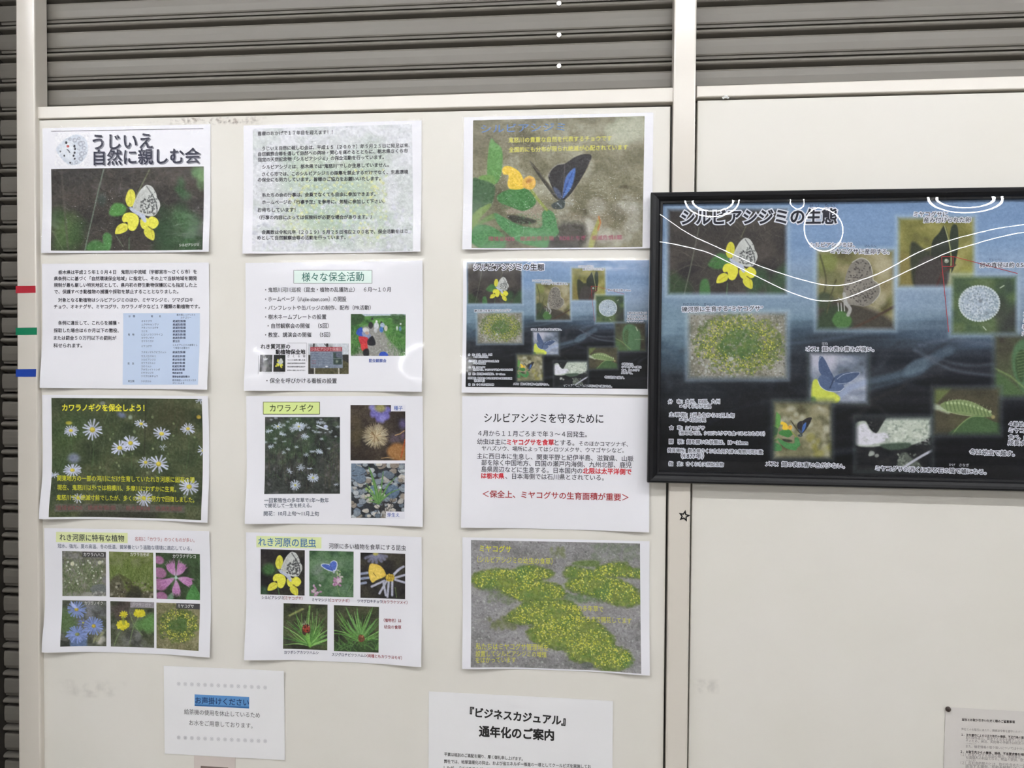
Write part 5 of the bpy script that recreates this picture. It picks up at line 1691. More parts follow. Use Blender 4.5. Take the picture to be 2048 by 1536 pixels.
# ---- row 3, right: how to protect the butterfly
S = poster('poster', -0.05621, -0.1527, 0.004, 'white text-only poster with red phrases, beside the frame\'s lower left corner', (0.005, 0.004, 0.0, 0, 0.0))
S.zoom(900, 770, 4.876)
text(S, 'heading', 'シルビアシジミを守るために', 335, 321, 1495, 330, (32, 32, 38), 0.008, 1.12, 0.0003, 4)
G_ = (58, 58, 68)
RD = (206, 54, 66)
for s_, a_, b_, c_, d_, cl, bo in (
        ('４月から１１月ごろまで年３～４回発生。', 275, 471, 1335, 483, G_, 0), ('幼虫は主に', 265, 552, 548, 556, G_, 0), ('ミヤコグサを食草', 555, 557, 1013, 561, RD, .024), ('とする。', 1020, 562, 1212, 566, G_, 0),
        ('そのほかコマツナギ、', 1258, 572, 1735, 579, G_, 0), ('ヤハズソウ、場所によってはシロツメクサ、ウマゴヤシなど。', 310, 617, 1695, 640, G_, 0),
        ('主に西日本に生息し、関東平野と紀伊半島、滋賀県、山脈', 265, 692, 1788, 720, G_, 0), ('部を除く中国地方、四国の瀬戸内海側、九州北部、鹿児', 307, 756, 1770, 783, G_, 0),
        ('島県周辺などに生息する。日本国内の', 307, 821, 1290, 838, G_, 0), ('北限は太平洋側で', 1297, 838, 1768, 847, RD, .024),
        ('は栃木県', 307, 884, 527, 888, RD, .024), ('、日本海側では石川県とされている。', 540, 889, 1500, 905, G_, 0)):
    text(S, 'body_text', s_, a_, b_, c_, d_, cl, bo + 0.008, 1.04)
text(S, 'conclusion', '＜保全上、ミヤコグサの生育面積が重要＞', 320, 1061, 1740, 1096, (170, 58, 62), 0.016, 1.0, 0.0003, 3)
S.flush()

# ---- row 4, left: plants of the gravel bank
S = poster('poster', -0.77572, -0.38538, 0.01446, 'white poster with six square plant photos in two rows of three', (0.008, 0.005, -0.0002, 0, 0.002))
S.zoom(60, 1040, 5.12)
S.patch('heading_box', [(268, 122), (1000, 132), (1000, 237), (268, 226)], (228, 235, 180))
text(S, 'heading', 'れき河原に特有な植物', 305, 177, 965, 189, (56, 66, 66), 0.012, 1.05, 0.0004, 3)
text(S, 'subheading', '名前に「カワラ」のつくものが多い。', 1075, 193, 1690, 207, (182, 108, 112), 0.006, 1.15)
text(S, 'body_text', '冠水、強光、夏の高温、冬の低温、貧栄養という過酷な環境に適応している。', 285, 265, 1660, 291, (104, 112, 132), 0.01, 1.15)
def sq(seed, rc, base):
    q = (60 + rc[0] / 5.12 - 1, 1040 + rc[1] / 5.12 - 1, 60 + rc[2] / 5.12 + 1, 1040 + rc[3] / 5.12 + 1)
    return Cv(*q, 2.4, base, seed).tf(60, 1040, 5.12)
cv = sq(81, (325, 315, 785, 785), (110, 114, 90))
cv.bg([(88, 92, 70), (110, 112, 90), (126, 126, 112), (138, 138, 132)], 70, 50, 4)
cv.blob(160, (330, 318, 780, 470), (6, 18), [(140, 140, 138), (112, 112, 104), (96, 96, 92)], 7, .6)
cv.blades(420, (335, 440, 740, 790), (30, 90), (50, 130), (4, 8), [(112, 132, 86), (88, 110, 62), (134, 150, 110), (70, 94, 50)], 4, .7)
cv.blob(30, (340, 400, 750, 660), (5, 11), [(196, 200, 184), (214, 216, 206)], 4, .9)
cv.ell(435, 448, 20, 22, (206, 206, 178), 0, 6)
cv.ell(715, 436, 20, 20, (196, 198, 170), 0, 6)
cv.poly([(615, 715), (650, 670), (740, 655), (790, 690), (780, 740), (660, 745)], (112, 118, 116), 8)
cv.poly([(740, 600), (790, 570), (790, 640), (760, 645)], (128, 128, 126), 8)
cv.poly([(530, 780), (560, 740), (640, 745), (700, 790)], (150, 150, 140), 8)
cv.blob(30, (640, 735, 785, 785), (8, 16), [(176, 176, 170), (120, 120, 116)], 6, .8)
photo(S, cv, [(330, 318), (778, 326), (780, 780), (334, 778)], 'photograph', 0.0002, 1.2)
cv = sq(82, (805, 318, 1270, 805), (100, 112, 56))
cv.bg([(84, 94, 48), (104, 118, 56), (118, 130, 70), (134, 140, 92)], 90, 90, 4)
cv.blob(40, (815, 330, 1265, 480), (10, 30), [(140, 142, 110), (124, 128, 92)], 20, .4)
cv.blades(420, (820, 520, 1265, 740), (80, 260), (55, 125), (4, 8), [(112, 132, 62), (92, 114, 48), (130, 148, 84), (78, 96, 42)], 5, .5)
cv.poly([(815, 640), (900, 560), (960, 640), (1010, 740), (1265, 730), (1265, 805), (815, 800)], (84, 80, 66), 30, .85)
cv.blob(70, (820, 640, 1265, 800), (5, 16), [(150, 144, 126), (58, 54, 46), (176, 170, 156), (106, 98, 78)], 6, .7)
cv.poly([(990, 760), (1050, 690), (1120, 690), (1140, 790), (1000, 800)], (44, 44, 34), 30, .8)
for i in range(10):
    cv.line([(1050 + i * 6, 740), (905 + i * 12, 545 + i * 6)], 5, (66, 62, 44), 4, .6)
photo(S, cv, [(810, 322), (1262, 335), (1265, 800), (818, 790)], 'photograph', 0.0002, 1.2)
cv = sq(83, (1283, 330, 1748, 825), (56, 74, 48))
cv.bg([(40, 46, 38), (52, 66, 44), (60, 86, 52), (74, 104, 62)], 120, 110, 3)
cv.poly([(1600, 820), (1640, 700), (1680, 660), (1742, 760), (1742, 825)], (72, 132, 66), 12)
cv.poly([(1390, 820), (1430, 760), (1470, 740), (1460, 820)], (104, 140, 112), 12)
def pink(pts, tip):
    cv.poly([(x * .9 + 1495 * .1, y * .9 + 590 * .1) for x, y in pts], (180, 120, 172), 7)
    cv.poly([(x * .7 + 1495 * .3, y * .7 + 590 * .3) for x, y in pts], (206, 150, 200), 20, .6)
    for i in range(34):
        t = cv.r.uniform(0, 1)
        x, y = tip[0][0] * (1 - t) + tip[1][0] * t, tip[0][1] * (1 - t) + tip[1][1] * t
        dx, dy = x - 1495, y - 590
        l = math.hypot(dx, dy)
        cv.line([(x - dx / l * 45, y - dy / l * 45), (x + dx / l * cv.r.uniform(5, 40) + cv.r.uniform(-14, 14), y + dy / l * cv.r.uniform(5, 40))], 8, [(196, 136, 188), (172, 108, 164)][i % 2], 4, .9, taper=True)
for x, y, r_ in ((1320, 410, 55), (1330, 540, 70), (1330, 660, 80), (1350, 780, 60)):
    cv.ell(x, y, r_, r_ * .75, (176, 112, 160), 20, 14, .9)
pink([(1490, 560), (1440, 540), (1390, 490), (1400, 440), (1470, 430), (1485, 480)], ((1385, 480), (1480, 425)))
pink([(1500, 560), (1510, 480), (1520, 430), (1590, 440), (1600, 500), (1560, 545)], ((1515, 425), (1605, 500)))
pink([(1520, 595), (1600, 580), (1660, 600), (1680, 660), (1620, 680), (1560, 640)], ((1655, 590), (1620, 690)))
pink([(1495, 620), (1530, 680), (1545, 740), (1500, 775), (1450, 740), (1470, 680)], ((1455, 750), (1545, 750)))
pink([(1475, 600), (1400, 600), (1340, 620), (1330, 680), (1390, 695), (1440, 650)], ((1335, 610), (1375, 700)))
for a_ in (95, 250, 285, 180, 10):
    cv.line([(1495, 592), (1495 + 60 * math.cos(math.radians(a_)), 592 + 60 * math.sin(math.radians(a_)))], 12, (176, 206, 196), 7, .8, taper=True)
cv.ell(1497, 592, 14, 14, (166, 206, 186), 0, 5)
photo(S, cv, [(1288, 335), (1742, 347), (1742, 820), (1297, 805)], 'photograph', 0.0002, 1.3)
cv = sq(84, (330, 815, 790, 1298), (92, 96, 84))
cv.bg([(72, 78, 62), (92, 96, 84), (108, 110, 106), (128, 130, 134)], 90, 80, 3)
cv.blob(14, (340, 950, 470, 1120), (30, 60), [(86, 112, 66)], 40, .6)
cv.blob(14, (600, 830, 783, 1010), (20, 50), [(66, 70, 62), (140, 140, 150)], 30, .5)
cv.blob(10, (660, 1150, 783, 1290), (20, 50), [(190, 186, 176), (104, 104, 90)], 24, .7)
cv.blades(10, (640, 1150, 740, 1260), (60, 120), (40, 80), (10, 16), [(150, 156, 110)], 8, .8)
cv.poly([(430, 1220), (590, 1210), (590, 1290), (430, 1290)], (96, 120, 166), 24, .9, sm=False)
cv.poly([(340, 1215), (420, 1230), (430, 1285), (342, 1285)], (52, 56, 50), 14, .9, sm=False)
B_ = (132, 154, 218)
cv.daisy(550, 1050, 60, 9, (112, 128, 196), (196, 196, 80), .7, 0, .2, 7, .9, .2)
for x, y, r_, n_, fl_, ro_ in ((480, 915, 108, 20, .85, 20), (655, 1085, 108, 22, .95, 0), (495, 1165, 112, 24, .8, 0)):
    cv.daisy(x, y, r_, n_, B_, (214, 186, 62) if y < 1150 else (150, 158, 96), fl_, ro_, .19, 5, 1, .15)
cv.poly([(420, 830), (445, 850), (490, 900), (440, 890)], (176, 190, 236), 6)
photo(S, cv, [(335, 820), (783, 828), (783, 1292), (342, 1280)], 'photograph', 0.0002, 1.3)
cv = sq(85, (818, 825, 1278, 1312), (84, 92, 66))
cv.bg([(58, 64, 48), (80, 88, 64), (96, 100, 82), (112, 114, 108)], 90, 80, 3)
cv.blob(16, (825, 835, 1000, 1010), (20, 60), [(84, 74, 70), (62, 56, 54)], 40, .6)
cv.blob(16, (1100, 1000, 1270, 1180), (30, 60), [(78, 122, 60), (90, 132, 68)], 30, .6)
cv.blob(14, (1000, 1120, 1130, 1300), (20, 50), [(128, 128, 130), (70, 74, 68)], 24, .6)
for p_ in (((950, 1110), (900, 1180), (860, 1290)), ((960, 980), (950, 1060)), ((1120, 980), (1060, 1100), (1020, 1260)), ((1020, 940), (1060, 1060), (1150, 1180))):
    cv.line(p_, 9, (122, 146, 92), 6, .8, sm=True)
cv.poly([(1150, 1060), (1200, 1000), (1250, 1000), (1260, 1060), (1220, 1130), (1170, 1120)], (92, 140, 72), 14, .8)
YY = (228, 218, 40)
for x, y, r_, n_, fl_ in ((1122, 955, 62, 16, .65), (950, 1075, 68, 18, .75), (960, 965, 46, 9, .8)):
    cv.daisy(x, y, r_, n_, YY, (206, 190, 30), fl_, 0, .25, 6, 1, .3)
    cv.ell(x, y, r_ * .6, r_ * .45, (222, 210, 36), 0, 20, .7)
cv.line([(950, 1000), (960, 1060)], 30, (150, 160, 50), 10, .7)
cv.poly([(1028, 836), (1275, 842), (1275, 902), (1028, 896)], (156, 150, 158), 4, .95, sm=False)
photo(S, cv, [(823, 830), (1272, 842), (1272, 1308), (828, 1295)], 'photograph', 0.0002, 1.3)
cv = sq(86, (1290, 838, 1752, 1335), (110, 110, 76))
meadow(cv, (1293, 842, 1748, 1330), 1520, 1075, 190, 160, 900, (4, 9), False)
photo(S, cv, [(1295, 845), (1742, 858), (1745, 1328), (1297, 1312)], 'photograph', 0.0002, 1.3)
S.patch('label_box#a', [(537, 326), (778, 331), (778, 384), (537, 379)], (72, 72, 72), 0.0003)
S.patch('label_box#b', [(1500, 850), (1742, 857), (1743, 914), (1500, 907)], (74, 74, 76), 0.0003)
WH = (226, 226, 226)
for s_, a_, b_, c_, d_, cl in (('カワラハハコ', 550, 353, 755, 357, WH), ('カワラヨモギ', 1028, 352, 1222, 357, WH), ('カワラナデシコ', 1463, 369, 1700, 374, WH), ('カワラノギク', 560, 849, 747, 853, (206, 206, 200)),
                               ('カワラニガナ', 1050, 866, 1240, 871, (196, 192, 198)), ('ミヤコグサ', 1517, 879, 1680, 883, WH)):
    text(S, 'photo_label', s_, a_, b_, c_, d_, cl, 0.014, 1.15, 0.0004)
S.flush()

# ---- row 4, middle: insects of the gravel bank
S = poster('poster', -0.4171, -0.38261, 0.00733, 'white poster with five insect photos, three above two', (0.007, 0.005, -0.0002, 0, 0.002))
S.zoom(470, 1050, 5.12)
S.patch('heading_box', [(220, 112), (885, 126), (885, 240), (220, 228)], (226, 236, 178))
text(S, 'heading', 'れき河原の昆虫', 240, 172, 830, 187, (72, 122, 170), 0.014, 1.08, 0.0004, 3)
text(S, 'subheading', '河原に多い植物を食草にする昆虫', 962, 215, 1752, 235, (60, 60, 68), 0.008, 1.1)
NV, RR = (52, 54, 92), (146, 54, 66)
for s_, a_, b_, c_, d_, cl in (('シルビアシジミ', 275, 741, 500, 747, NV), ('（ミヤコグサ）', 500, 747, 692, 752, RR), ('ミヤマシジミ', 790, 765, 972, 770, NV), ('（コマツナギ）', 974, 770, 1172, 776, RR), ('ツマグロキチョウ', 1255, 778, 1508, 785, NV),
                               ('（カワラケツメイ）', 1508, 786, 1766, 794, RR), ('ヨツボシアカツツハムシ', 510, 1299, 856, 1309, NV), ('スジグロチビツツハムシ', 992, 1326, 1350, 1337, NV), ('（両種ともカワラヨモギ）', 1350, 1338, 1716, 1351, RR),
                               ('（植物名）は', 1524, 974, 1704, 979, RR), ('幼虫の食草', 1528, 1041, 1705, 1045, RR)):
    text(S, 'caption', s_, a_, b_, c_, d_, cl, 0.016, 1.1)
def sq2(seed, rc, base):
    q = (470 + rc[0] / 5.12 - 1, 1050 + rc[1] / 5.12 - 1, 470 + rc[2] / 5.12 + 1, 1050 + rc[3] / 5.12 + 1)
    return Cv(*q, 2.4, base, seed).tf(470, 1050, 5.12)
cv = sq2(91, (260, 245, 718, 725), (44, 42, 42))
cv.bg([(32, 32, 34), (44, 42, 42), (62, 58, 54)], 120, 100, 3)
cv.ell(350, 455, 70, 60, (66, 112, 58), 0, 40, .9)
cv.ell(290, 690, 60, 60, (56, 92, 62), 0, 50, .8)
cv.line([(440, 640), (455, 715)], 12, (84, 120, 72), 8)
lycaenid(cv, shift(585, 403, .775, ky=.79))
photo(S, cv, [(263, 247), (715, 258), (713, 722), (263, 710)], 'photograph', 0.0002, 1.3)
cv = sq2(92, (758, 258, 1220, 745), (76, 112, 76))
cv.bg([(54, 88, 58), (74, 110, 72), (92, 126, 88), (110, 138, 108)], 120, 110, 3)
cv.blob(30, (770, 270, 1210, 720), (14, 50), [(98, 136, 90), (60, 96, 62), (116, 146, 120)], 30, .4)
cv.blob(6, (800, 420, 900, 600), (20, 40), [(126, 138, 130)], 24, .5)
cv.line([(1050, 480), (1045, 600), (1070, 720)], 9, (120, 150, 96), 5, .8, sm=True)
cv.line([(1160, 680), (1210, 590)], 7, (120, 156, 96), 5, .7)
cv.poly([(878, 410), (905, 393), (965, 398), (985, 375), (1010, 362), (1040, 372), (1052, 402), (1046, 440), (1030, 470), (1000, 478), (950, 465), (905, 440)], (206, 214, 232), 6)
cv.poly([(888, 411), (910, 402), (960, 408), (985, 440), (1000, 470), (950, 455), (908, 432)], (74, 104, 196), 5)
cv.poly([(972, 400), (992, 378), (1012, 370), (1034, 380), (1042, 404), (1034, 440), (1020, 462), (1000, 460), (985, 430)], (80, 110, 204), 5)
cv.line([(968, 400), (1004, 474)], 6, (56, 78, 150), 4)
cv.ell(1012, 480, 12, 14, (176, 186, 200), 0, 5)
for cx_, cy_, n_ in ((1050, 590, 30), (820, 690, 22)):
    for i in range(n_):
        x, y = cx_ + cv.r.normal(0, 26), cy_ + cv.r.normal(0, 30)
        cv.ell(x, y, 15, 10, [(190, 132, 176), (214, 168, 206), (160, 104, 146), (206, 190, 196)][i % 4], cv.r.uniform(0, 180), 6, .95)
cv.blob(12, (1045, 460, 1085, 530), (6, 11), [(150, 176, 112), (190, 186, 176)], 5, .9)
photo(S, cv, [(762, 262), (1215, 272), (1213, 740), (762, 728)], 'photograph', 0.0002, 1.3)
cv = sq2(93, (1280, 278, 1750, 762), (48, 46, 44))
cv.bg([(30, 30, 32), (46, 44, 42), (60, 56, 48), (70, 66, 54)], 120, 100, 3)
for a_ in (150, 125, 105, 85, 60, 40, 20):
    cv.line([(1440, 300), (1440 + 120 * math.cos(math.radians(a_)), 290 + 95 * math.sin(math.radians(a_)))], 30, (128, 130, 160), 14, .8)
cv.ell(1440, 295, 28, 18, (180, 170, 90), 0, 10)
for y_, l_ in ((490, 70), (540, 80), (590, 55)):
    cv.line([(1285, y_ + 10), (1285 + l_, y_)], 26, (160, 172, 204), 9, .9)
for p_ in (((1620, 520), (1670, 460), (1728, 425)), ((1640, 540), (1745, 510)), ((1640, 560), (1742, 590)), ((1610, 575), (1610, 720)), ((1575, 580), (1562, 735)), ((1555, 570), (1480, 700)), ((1530, 570), (1400, 630)), ((1520, 590), (1545, 720)), ((1630, 500), (1700, 440))):
    cv.line(p_, 24, (172, 174, 196), 6, .95, sm=True)
    cv.line(p_, 8, (204, 206, 222), 6, .7, sm=True)
cv.line([(1640, 640), (1655, 740)], 8, (96, 116, 66), 5)
cv.ell(1588, 540, 46, 38, (196, 164, 44), 0, 8)
cv.blob(30, (1550, 500, 1625, 575), (5, 9), [(222, 190, 60), (160, 128, 34)], 4, .9)
cv.poly([(1385, 400), (1440, 400), (1490, 420), (1530, 465), (1545, 515), (1510, 540), (1450, 565), (1410, 590), (1385, 560), (1367, 480)], (230, 194, 72), 6)
cv.poly([(1390, 415), (1440, 420), (1500, 480), (1480, 540), (1400, 560), (1380, 480)], (238, 208, 94), 24, .7)
cv.line([(1415, 490), (1445, 525)], 7, (150, 116, 50), 6)
cv.line([(1385, 402), (1440, 401), (1490, 420), (1530, 465)], 5, (206, 150, 80), 4, .8, sm=True)
photo(S, cv, [(1285, 282), (1745, 293), (1742, 758), (1285, 745)], 'photograph', 0.0002, 1.3)
def leafy(cv, rc, root, n, seed_red, rr_):
    cv.bg([(40, 42, 34), (54, 58, 44), (66, 74, 48), (82, 84, 60)], 120, 100, 3)
    cv.blob(10, rc, (30, 70), [(92, 116, 56), (84, 88, 60)], 50, .4)
    for i in range(n):
        a_ = math.radians(cv.r.uniform(5, 175))
        l_ = cv.r.uniform(170, 400)
        b_ = cv.r.uniform(-.2, .2)
        p_ = [root, (root[0] + .5 * l_ * math.cos(a_), root[1] - .5 * l_ * math.sin(a_)), (root[0] + l_ * math.cos(a_ + b_), root[1] - l_ * math.sin(a_ + b_))]
        col_ = [(104, 160, 70), (84, 138, 58), (128, 180, 92), (68, 116, 52)][i % 4]
        cv.line(p_, cv.r.uniform(14, 26), col_, 5, .95, sm=True, taper=True)
        cv.line(p_, 5, np.clip(np.array(col_) * 1.25, 0, 255), 4, .6, sm=True, taper=True)
cv = sq2(94, (492, 795, 955, 1288), (56, 60, 44))
leafy(cv, (498, 800, 948, 1283), (770, 1235), 46, None, 0)
cv.line([(560, 925), (695, 860)], 22, (150, 160, 88), 12, .8)
cv.line([(765, 1230), (750, 1020), (765, 830)], 18, (128, 178, 90), 6, .9)
cv.poly([(690, 1050), (715, 1015), (755, 1020), (770, 1065), (755, 1120), (720, 1130), (690, 1105)], (60, 36, 34), 8)
cv.poly([(697, 1040), (730, 1022), (765, 1045), (762, 1085), (730, 1100), (700, 1085)], (164, 60, 42), 7)
cv.blob(10, (695, 1030, 765, 1120), (6, 12), [(196, 110, 86), (44, 30, 30), (126, 42, 34)], 5, .9)
cv.line([(770, 1240), (740, 1120)], 30, (118, 180, 74), 8, .9)
cv.blades(8, (680, 1010, 760, 1030), (20, 60), (50, 130), (4, 7), [(206, 214, 180), (60, 60, 56)], 3, .8)
photo(S, cv, [(498, 800), (948, 815), (945, 1283), (498, 1262)], 'photograph', 0.0002, 1.3)
cv = sq2(95, (1008, 815, 1482, 1310), (50, 54, 42))
leafy(cv, (1013, 820, 1475, 1305), (1290, 1190), 30, None, 0)
for p_ in (((1280, 1120), (1190, 960), (1135, 840)), ((1290, 1110), (1260, 960), (1250, 850)), ((1300, 1110), (1360, 980), (1410, 845)), ((1320, 1130), (1400, 1030), (1450, 960)), ((1270, 1140), (1190, 1060), (1150, 970))):
    cv.line(p_, 40, (92, 146, 70), 6, .95, sm=True, taper=True)
    cv.line(p_, 12, (126, 176, 96), 6, .7, sm=True, taper=True)
cv.poly([(1013, 1200), (1200, 1220), (1475, 1180), (1475, 1305), (1013, 1300)], (52, 84, 44), 40, .7)
cv.blades(40, (1020, 1200, 1470, 1300), (60, 150), (20, 160), (10, 16), [(72, 116, 54), (90, 136, 66)], 6, .8)
cv.poly([(1262, 1160), (1275, 1125), (1310, 1130), (1330, 1165), (1310, 1195), (1275, 1195)], (112, 66, 44), 7)
cv.blob(9, (1268, 1130, 1322, 1190), (6, 11), [(176, 116, 80), (70, 40, 30), (146, 84, 50)], 5, .9)
photo(S, cv, [(1013, 820), (1475, 838), (1472, 1305), (1013, 1292)], 'photograph', 0.0002, 1.3)
S.flush()

# ---- row 4, right: yellow birdsfoot on the gravel
S = poster('poster', -0.05343, -0.37868, 0.01224, 'poster of yellow flowers sprawling over grey gravel', (0.006, 0.005, -0.0002, 0, 0.001))
S.zoom(900, 1060, 4.876)
cv = Cv(940, 1076, 1286, 1348, 2.0, (128, 126, 128), 101).tf(900, 1060, 4.876)
cv.bg([(122, 122, 122), (138, 137, 138), (150, 149, 152), (160, 158, 160)], 200, 110, 4)
G1 = [(170, 168, 168), (122, 120, 122), (156, 154, 158), (108, 108, 108), (190, 190, 188), (144, 140, 136)]
cv.blob(1500, (205, 95, 1865, 480), (3, 10), G1, 4, .6, .7)
cv.blob(1400, (205, 560, 1865, 1390), (4, 13), G1, 5, .6, .7)
cv.blob(60, (205, 600, 1865, 1390), (12, 28), [(168, 166, 164), (120, 118, 120)], 8, .7, .6)
cv.stonesN((1000, 290, 1180, 370), 5, (22, 40), [(146, 144, 144), (128, 126, 128)], (84, 82, 80))
cv.blob(50, (980, 170, 1120, 280), (8, 20), [(122, 130, 92)], 14, .4)
cv.blob(90, (1380, 130, 1850, 300), (10, 26), [(112, 124, 104), (126, 138, 116)], 18, .35)
cv.blob(60, (380, 590, 640, 720), (8, 22), [(116, 130, 98)], 14, .4)
cv.blob(60, (380, 850, 640, 960), (10, 26), [(118, 126, 82)], 16, .45)
cv.blob(60, (1120, 630, 1500, 700), (10, 26), [(104, 128, 88)], 16, .45)
cv.line([(1190, 770), (1850, 800)], 40, (142, 138, 140), 40, .4)
PATCHES = [[(215, 500), (230, 440), (330, 400), (470, 385), (600, 395), (760, 350), (900, 370), (1010, 420), (960, 460), (820, 490), (1000, 520), (1090, 560), (1115, 620), (1080, 660), (900, 690), (740, 700), (640, 660), (500, 590), (430, 560), (280, 560)],
           [(1110, 440), (1150, 370), (1220, 365), (1380, 400), (1450, 360), (1560, 330), (1700, 320), (1770, 380), (1860, 400), (1860, 460), (1720, 450), (1560, 445), (1440, 470), (1250, 470)],
           [(1130, 540), (1190, 480), (1350, 470), (1530, 460), (1660, 490), (1760, 540), (1840, 610), (1860, 700), (1740, 740), (1600, 720), (1480, 670), (1330, 620), (1200, 590)],
           [(560, 830), (680, 740), (830, 680), (1060, 680), (1190, 710), (1270, 790), (1290, 860), (1420, 890), (1500, 960), (1590, 1050), (1610, 1130), (1740, 1180), (1770, 1260), (1700, 1330), (1600, 1360), (1480, 1350), (1350, 1300), (1190, 1260), (1130, 1170), (960, 1140), (820, 1080), (750, 1000), (820, 920), (680, 910), (560, 880)]]
def inside(poly, x, y):
    r_ = False
    for (x1, y1), (x2, y2) in zip(poly, poly[1:] + poly[:1]):
        if (y1 > y) != (y2 > y) and x < (x2 - x1) * (y - y1) / (y2 - y1) + x1:
            r_ = not r_
    return r_
rnd = cv.r
cv.poly([(1190, 330), (1260, 300), (1440, 300), (1440, 350), (1300, 355)], (98, 124, 56), 20, .8)
for pp in PATCHES:
    cv.poly([(x, y + 14) for x, y in pp], (92, 98, 74), 44, .6)
    cv.poly(pp, (122, 140, 60), 46, .85)
    for (x1, y1), (x2, y2) in zip(pp, pp[1:] + pp[:1]):
        for t_ in np.arange(0, 1, 10 / max(math.hypot(x2 - x1, y2 - y1), 11)):
            x, y = x1 + (x2 - x1) * t_ + rnd.normal(0, 13), y1 + (y2 - y1) * t_ + rnd.normal(0, 9)
            cv.ell(x, y, rnd.uniform(7, 18), rnd.uniform(5, 12), [(100, 124, 54), (84, 108, 48), (120, 140, 66), (108, 124, 76)][rnd.randint(4)], 0, 9, .6)
    xs_, ys_ = [p_[0] for p_ in pp], [p_[1] for p_ in pp]
    rc_ = (min(xs_) - 10, min(ys_) - 10, max(xs_) + 10, max(ys_) + 10)
    area = (rc_[2] - rc_[0]) * (rc_[3] - rc_[1])
    ok = lambda x, y: inside(pp, x, y)
    cv.blob(int(area / 900), rc_, (6, 20), [(104, 132, 52), (130, 152, 60), (92, 120, 52), (146, 162, 66), (98, 132, 62)], 9, .6, 1, ok)
    cv.blades(int(area / 1300), rc_, (12, 34), (60, 120), (3, 6), [(84, 108, 42), (146, 168, 72), (112, 142, 56)], 3, .7, ok)
    cv.blob(8, rc_, (40, 80), [(94, 132, 66), (86, 126, 62)], 50, .45, .6, ok)
    cv.blob(int(area / 300), rc_, (3.5, 7.5), [(214, 210, 62), (226, 220, 78), (196, 196, 56), (230, 226, 120)], 3, .85, 1, lambda x, y: inside(pp, x, y) and (math.sin(x * .013 + y * .02) + math.sin(y * .017 - x * .008)) > rnd.uniform(-1.9, 1.1))
cv.ell(1340, 1320, 60, 34, (104, 108, 108), 0, 12, .9)
cv.grain(10, 1.3)
photo(S, cv, [(205, 98), (1852, 130), (1862, 1385), (210, 1322)], 'photograph', 0.0002, 1.05)
YG = (208, 206, 82)
text(S, 'heading', 'ミヤコグサ', 290, 180, 597, 189, (214, 212, 74), 0.02, 1.1, 0.0003, 3)
for s_, a_, b_, c_, d_ in (('（シルビアシジミの幼虫の食草）', 265, 286, 1000, 307), ('マメ科の多年草で', 1090, 758, 1495, 772), ('５～９月ごろまで開花してます', 1085, 860, 1770, 886), ('私たちはミヤコグサ管理地を', 256, 1126, 958, 1148), ('設置してシルビアシジミの増殖', 256, 1194, 942, 1216), ('をはかっています', 256, 1254, 642, 1266)):
    text(S, 'body_text', s_, a_, b_, c_, d_, YG, 0.008, 1.25)
S.flush()

# ---- notice: please ask for water
q = at(np.array([(328.5, 1331), (569.5, 1341), (568, 1522.5), (329, 1506.5)]), -.0012)
ctr = q.mean(0)
S = poster('notice', ctr[0], ctr[1], -0.012 + 0.016, 'small pale notice with a blue highlighted line below the left column of posters', (0.0, 0.0, 0.0, 0, 0.001), M_SLEEVE,
           (np.linalg.norm(q[1] - q[0]), np.linalg.norm(q[3] - q[0])), M_GREYPAPER, cat='notice', group='office notices', margin=0.002)
S.t = math.atan2(q[1][1] - q[0][1], q[1][0] - q[0][0])
S.root.rotation_euler = (0, -S.t, 0)
S.zoom(320, 1340, 7.877)
S.patch('highlight_band', [(546, 383), (1406, 424), (1404, 606), (546, 562)], (96, 150, 206))
S.rule('highlight_band', (546, 553), (1404, 590), 26, (62, 112, 168), 0.00028)
text(S, 'heading', 'お声掛けください', 560, 478, 1400, 514, (28, 58, 106), 0.014, 1.05, 0.0004, 4)
text(S, 'body_text', '給茶機の使用を休止しているため', 382, 655, 1575, 715, (96, 96, 98), 0.0, 1.1)
text(S, 'body_text', 'お水をご用意しております。', 462, 828, 1460, 880, (104, 104, 106), 0.0, 1.1)
for y0_, y1_ in ((212, 272), (1058, 1118)):                        # two faint rows of ornament characters
    text(S, 'ornament_row', '※ ※ ※ ※ ※ ※ ※ ※ ※ ※ ※ ※ ※ ※', 265, y0_, 1690, y1_, (208, 208, 212), 0.0, 1.0)
S.flush()

# ---- notice: business casual, cut by the frame's lower edge
q = at(np.array([(857.5, 1383), (1226, 1401.5), (1225, 1600), (854, 1580)]), -.0012)
t_ = math.atan2(q[1][1] - q[0][1], q[1][0] - q[0][0])
w_ = np.linalg.norm(q[1] - q[0])
h_ = w_ * 1.414
dn = np.array([math.sin(t_), -math.cos(t_)])
ctr = (q[0] + q[1]) / 2 + dn * h_ / 2
S = poster('notice', ctr[0], ctr[1], t_, 'upright notice with bold two-line black heading below the right column of posters', (0, 0, 0, 0, 0.001), M_SLEEVE, (w_, h_), M_GREYPAPER, cat='notice', group='office notices', margin=0.002)
S.zoom(830, 1360, 4.876)
text(S, 'heading', '『ビジネスカジュアル』', 538, 313, 1466, 400, (38, 37, 37), 0.034, 1.08, 0.0003, 4)
text(S, 'heading', '通年化のご案内', 628, 500, 1352, 540, (38, 37, 37), 0.036, 1.08, 0.0003, 4)
for i, (s_, a_, b_, c_, d_) in enumerate((('平素は格別のご高配を賜り、厚く御礼申し上げます。', 286, 723, 1050, 770), ('弊社では、地球温暖化の抑止、および省エネルギー推進の一環としてクールビズを実施してお', 284, 793, 1715, 845), ('したが、「ビジネスカジュアル」を通年で実施することといたしました。', 282, 856, 1430, 902))):
    text(S, 'body_text', s_, a_, b_, c_, d_, (66, 65, 65), 0.012, 1.2)
S.flush()

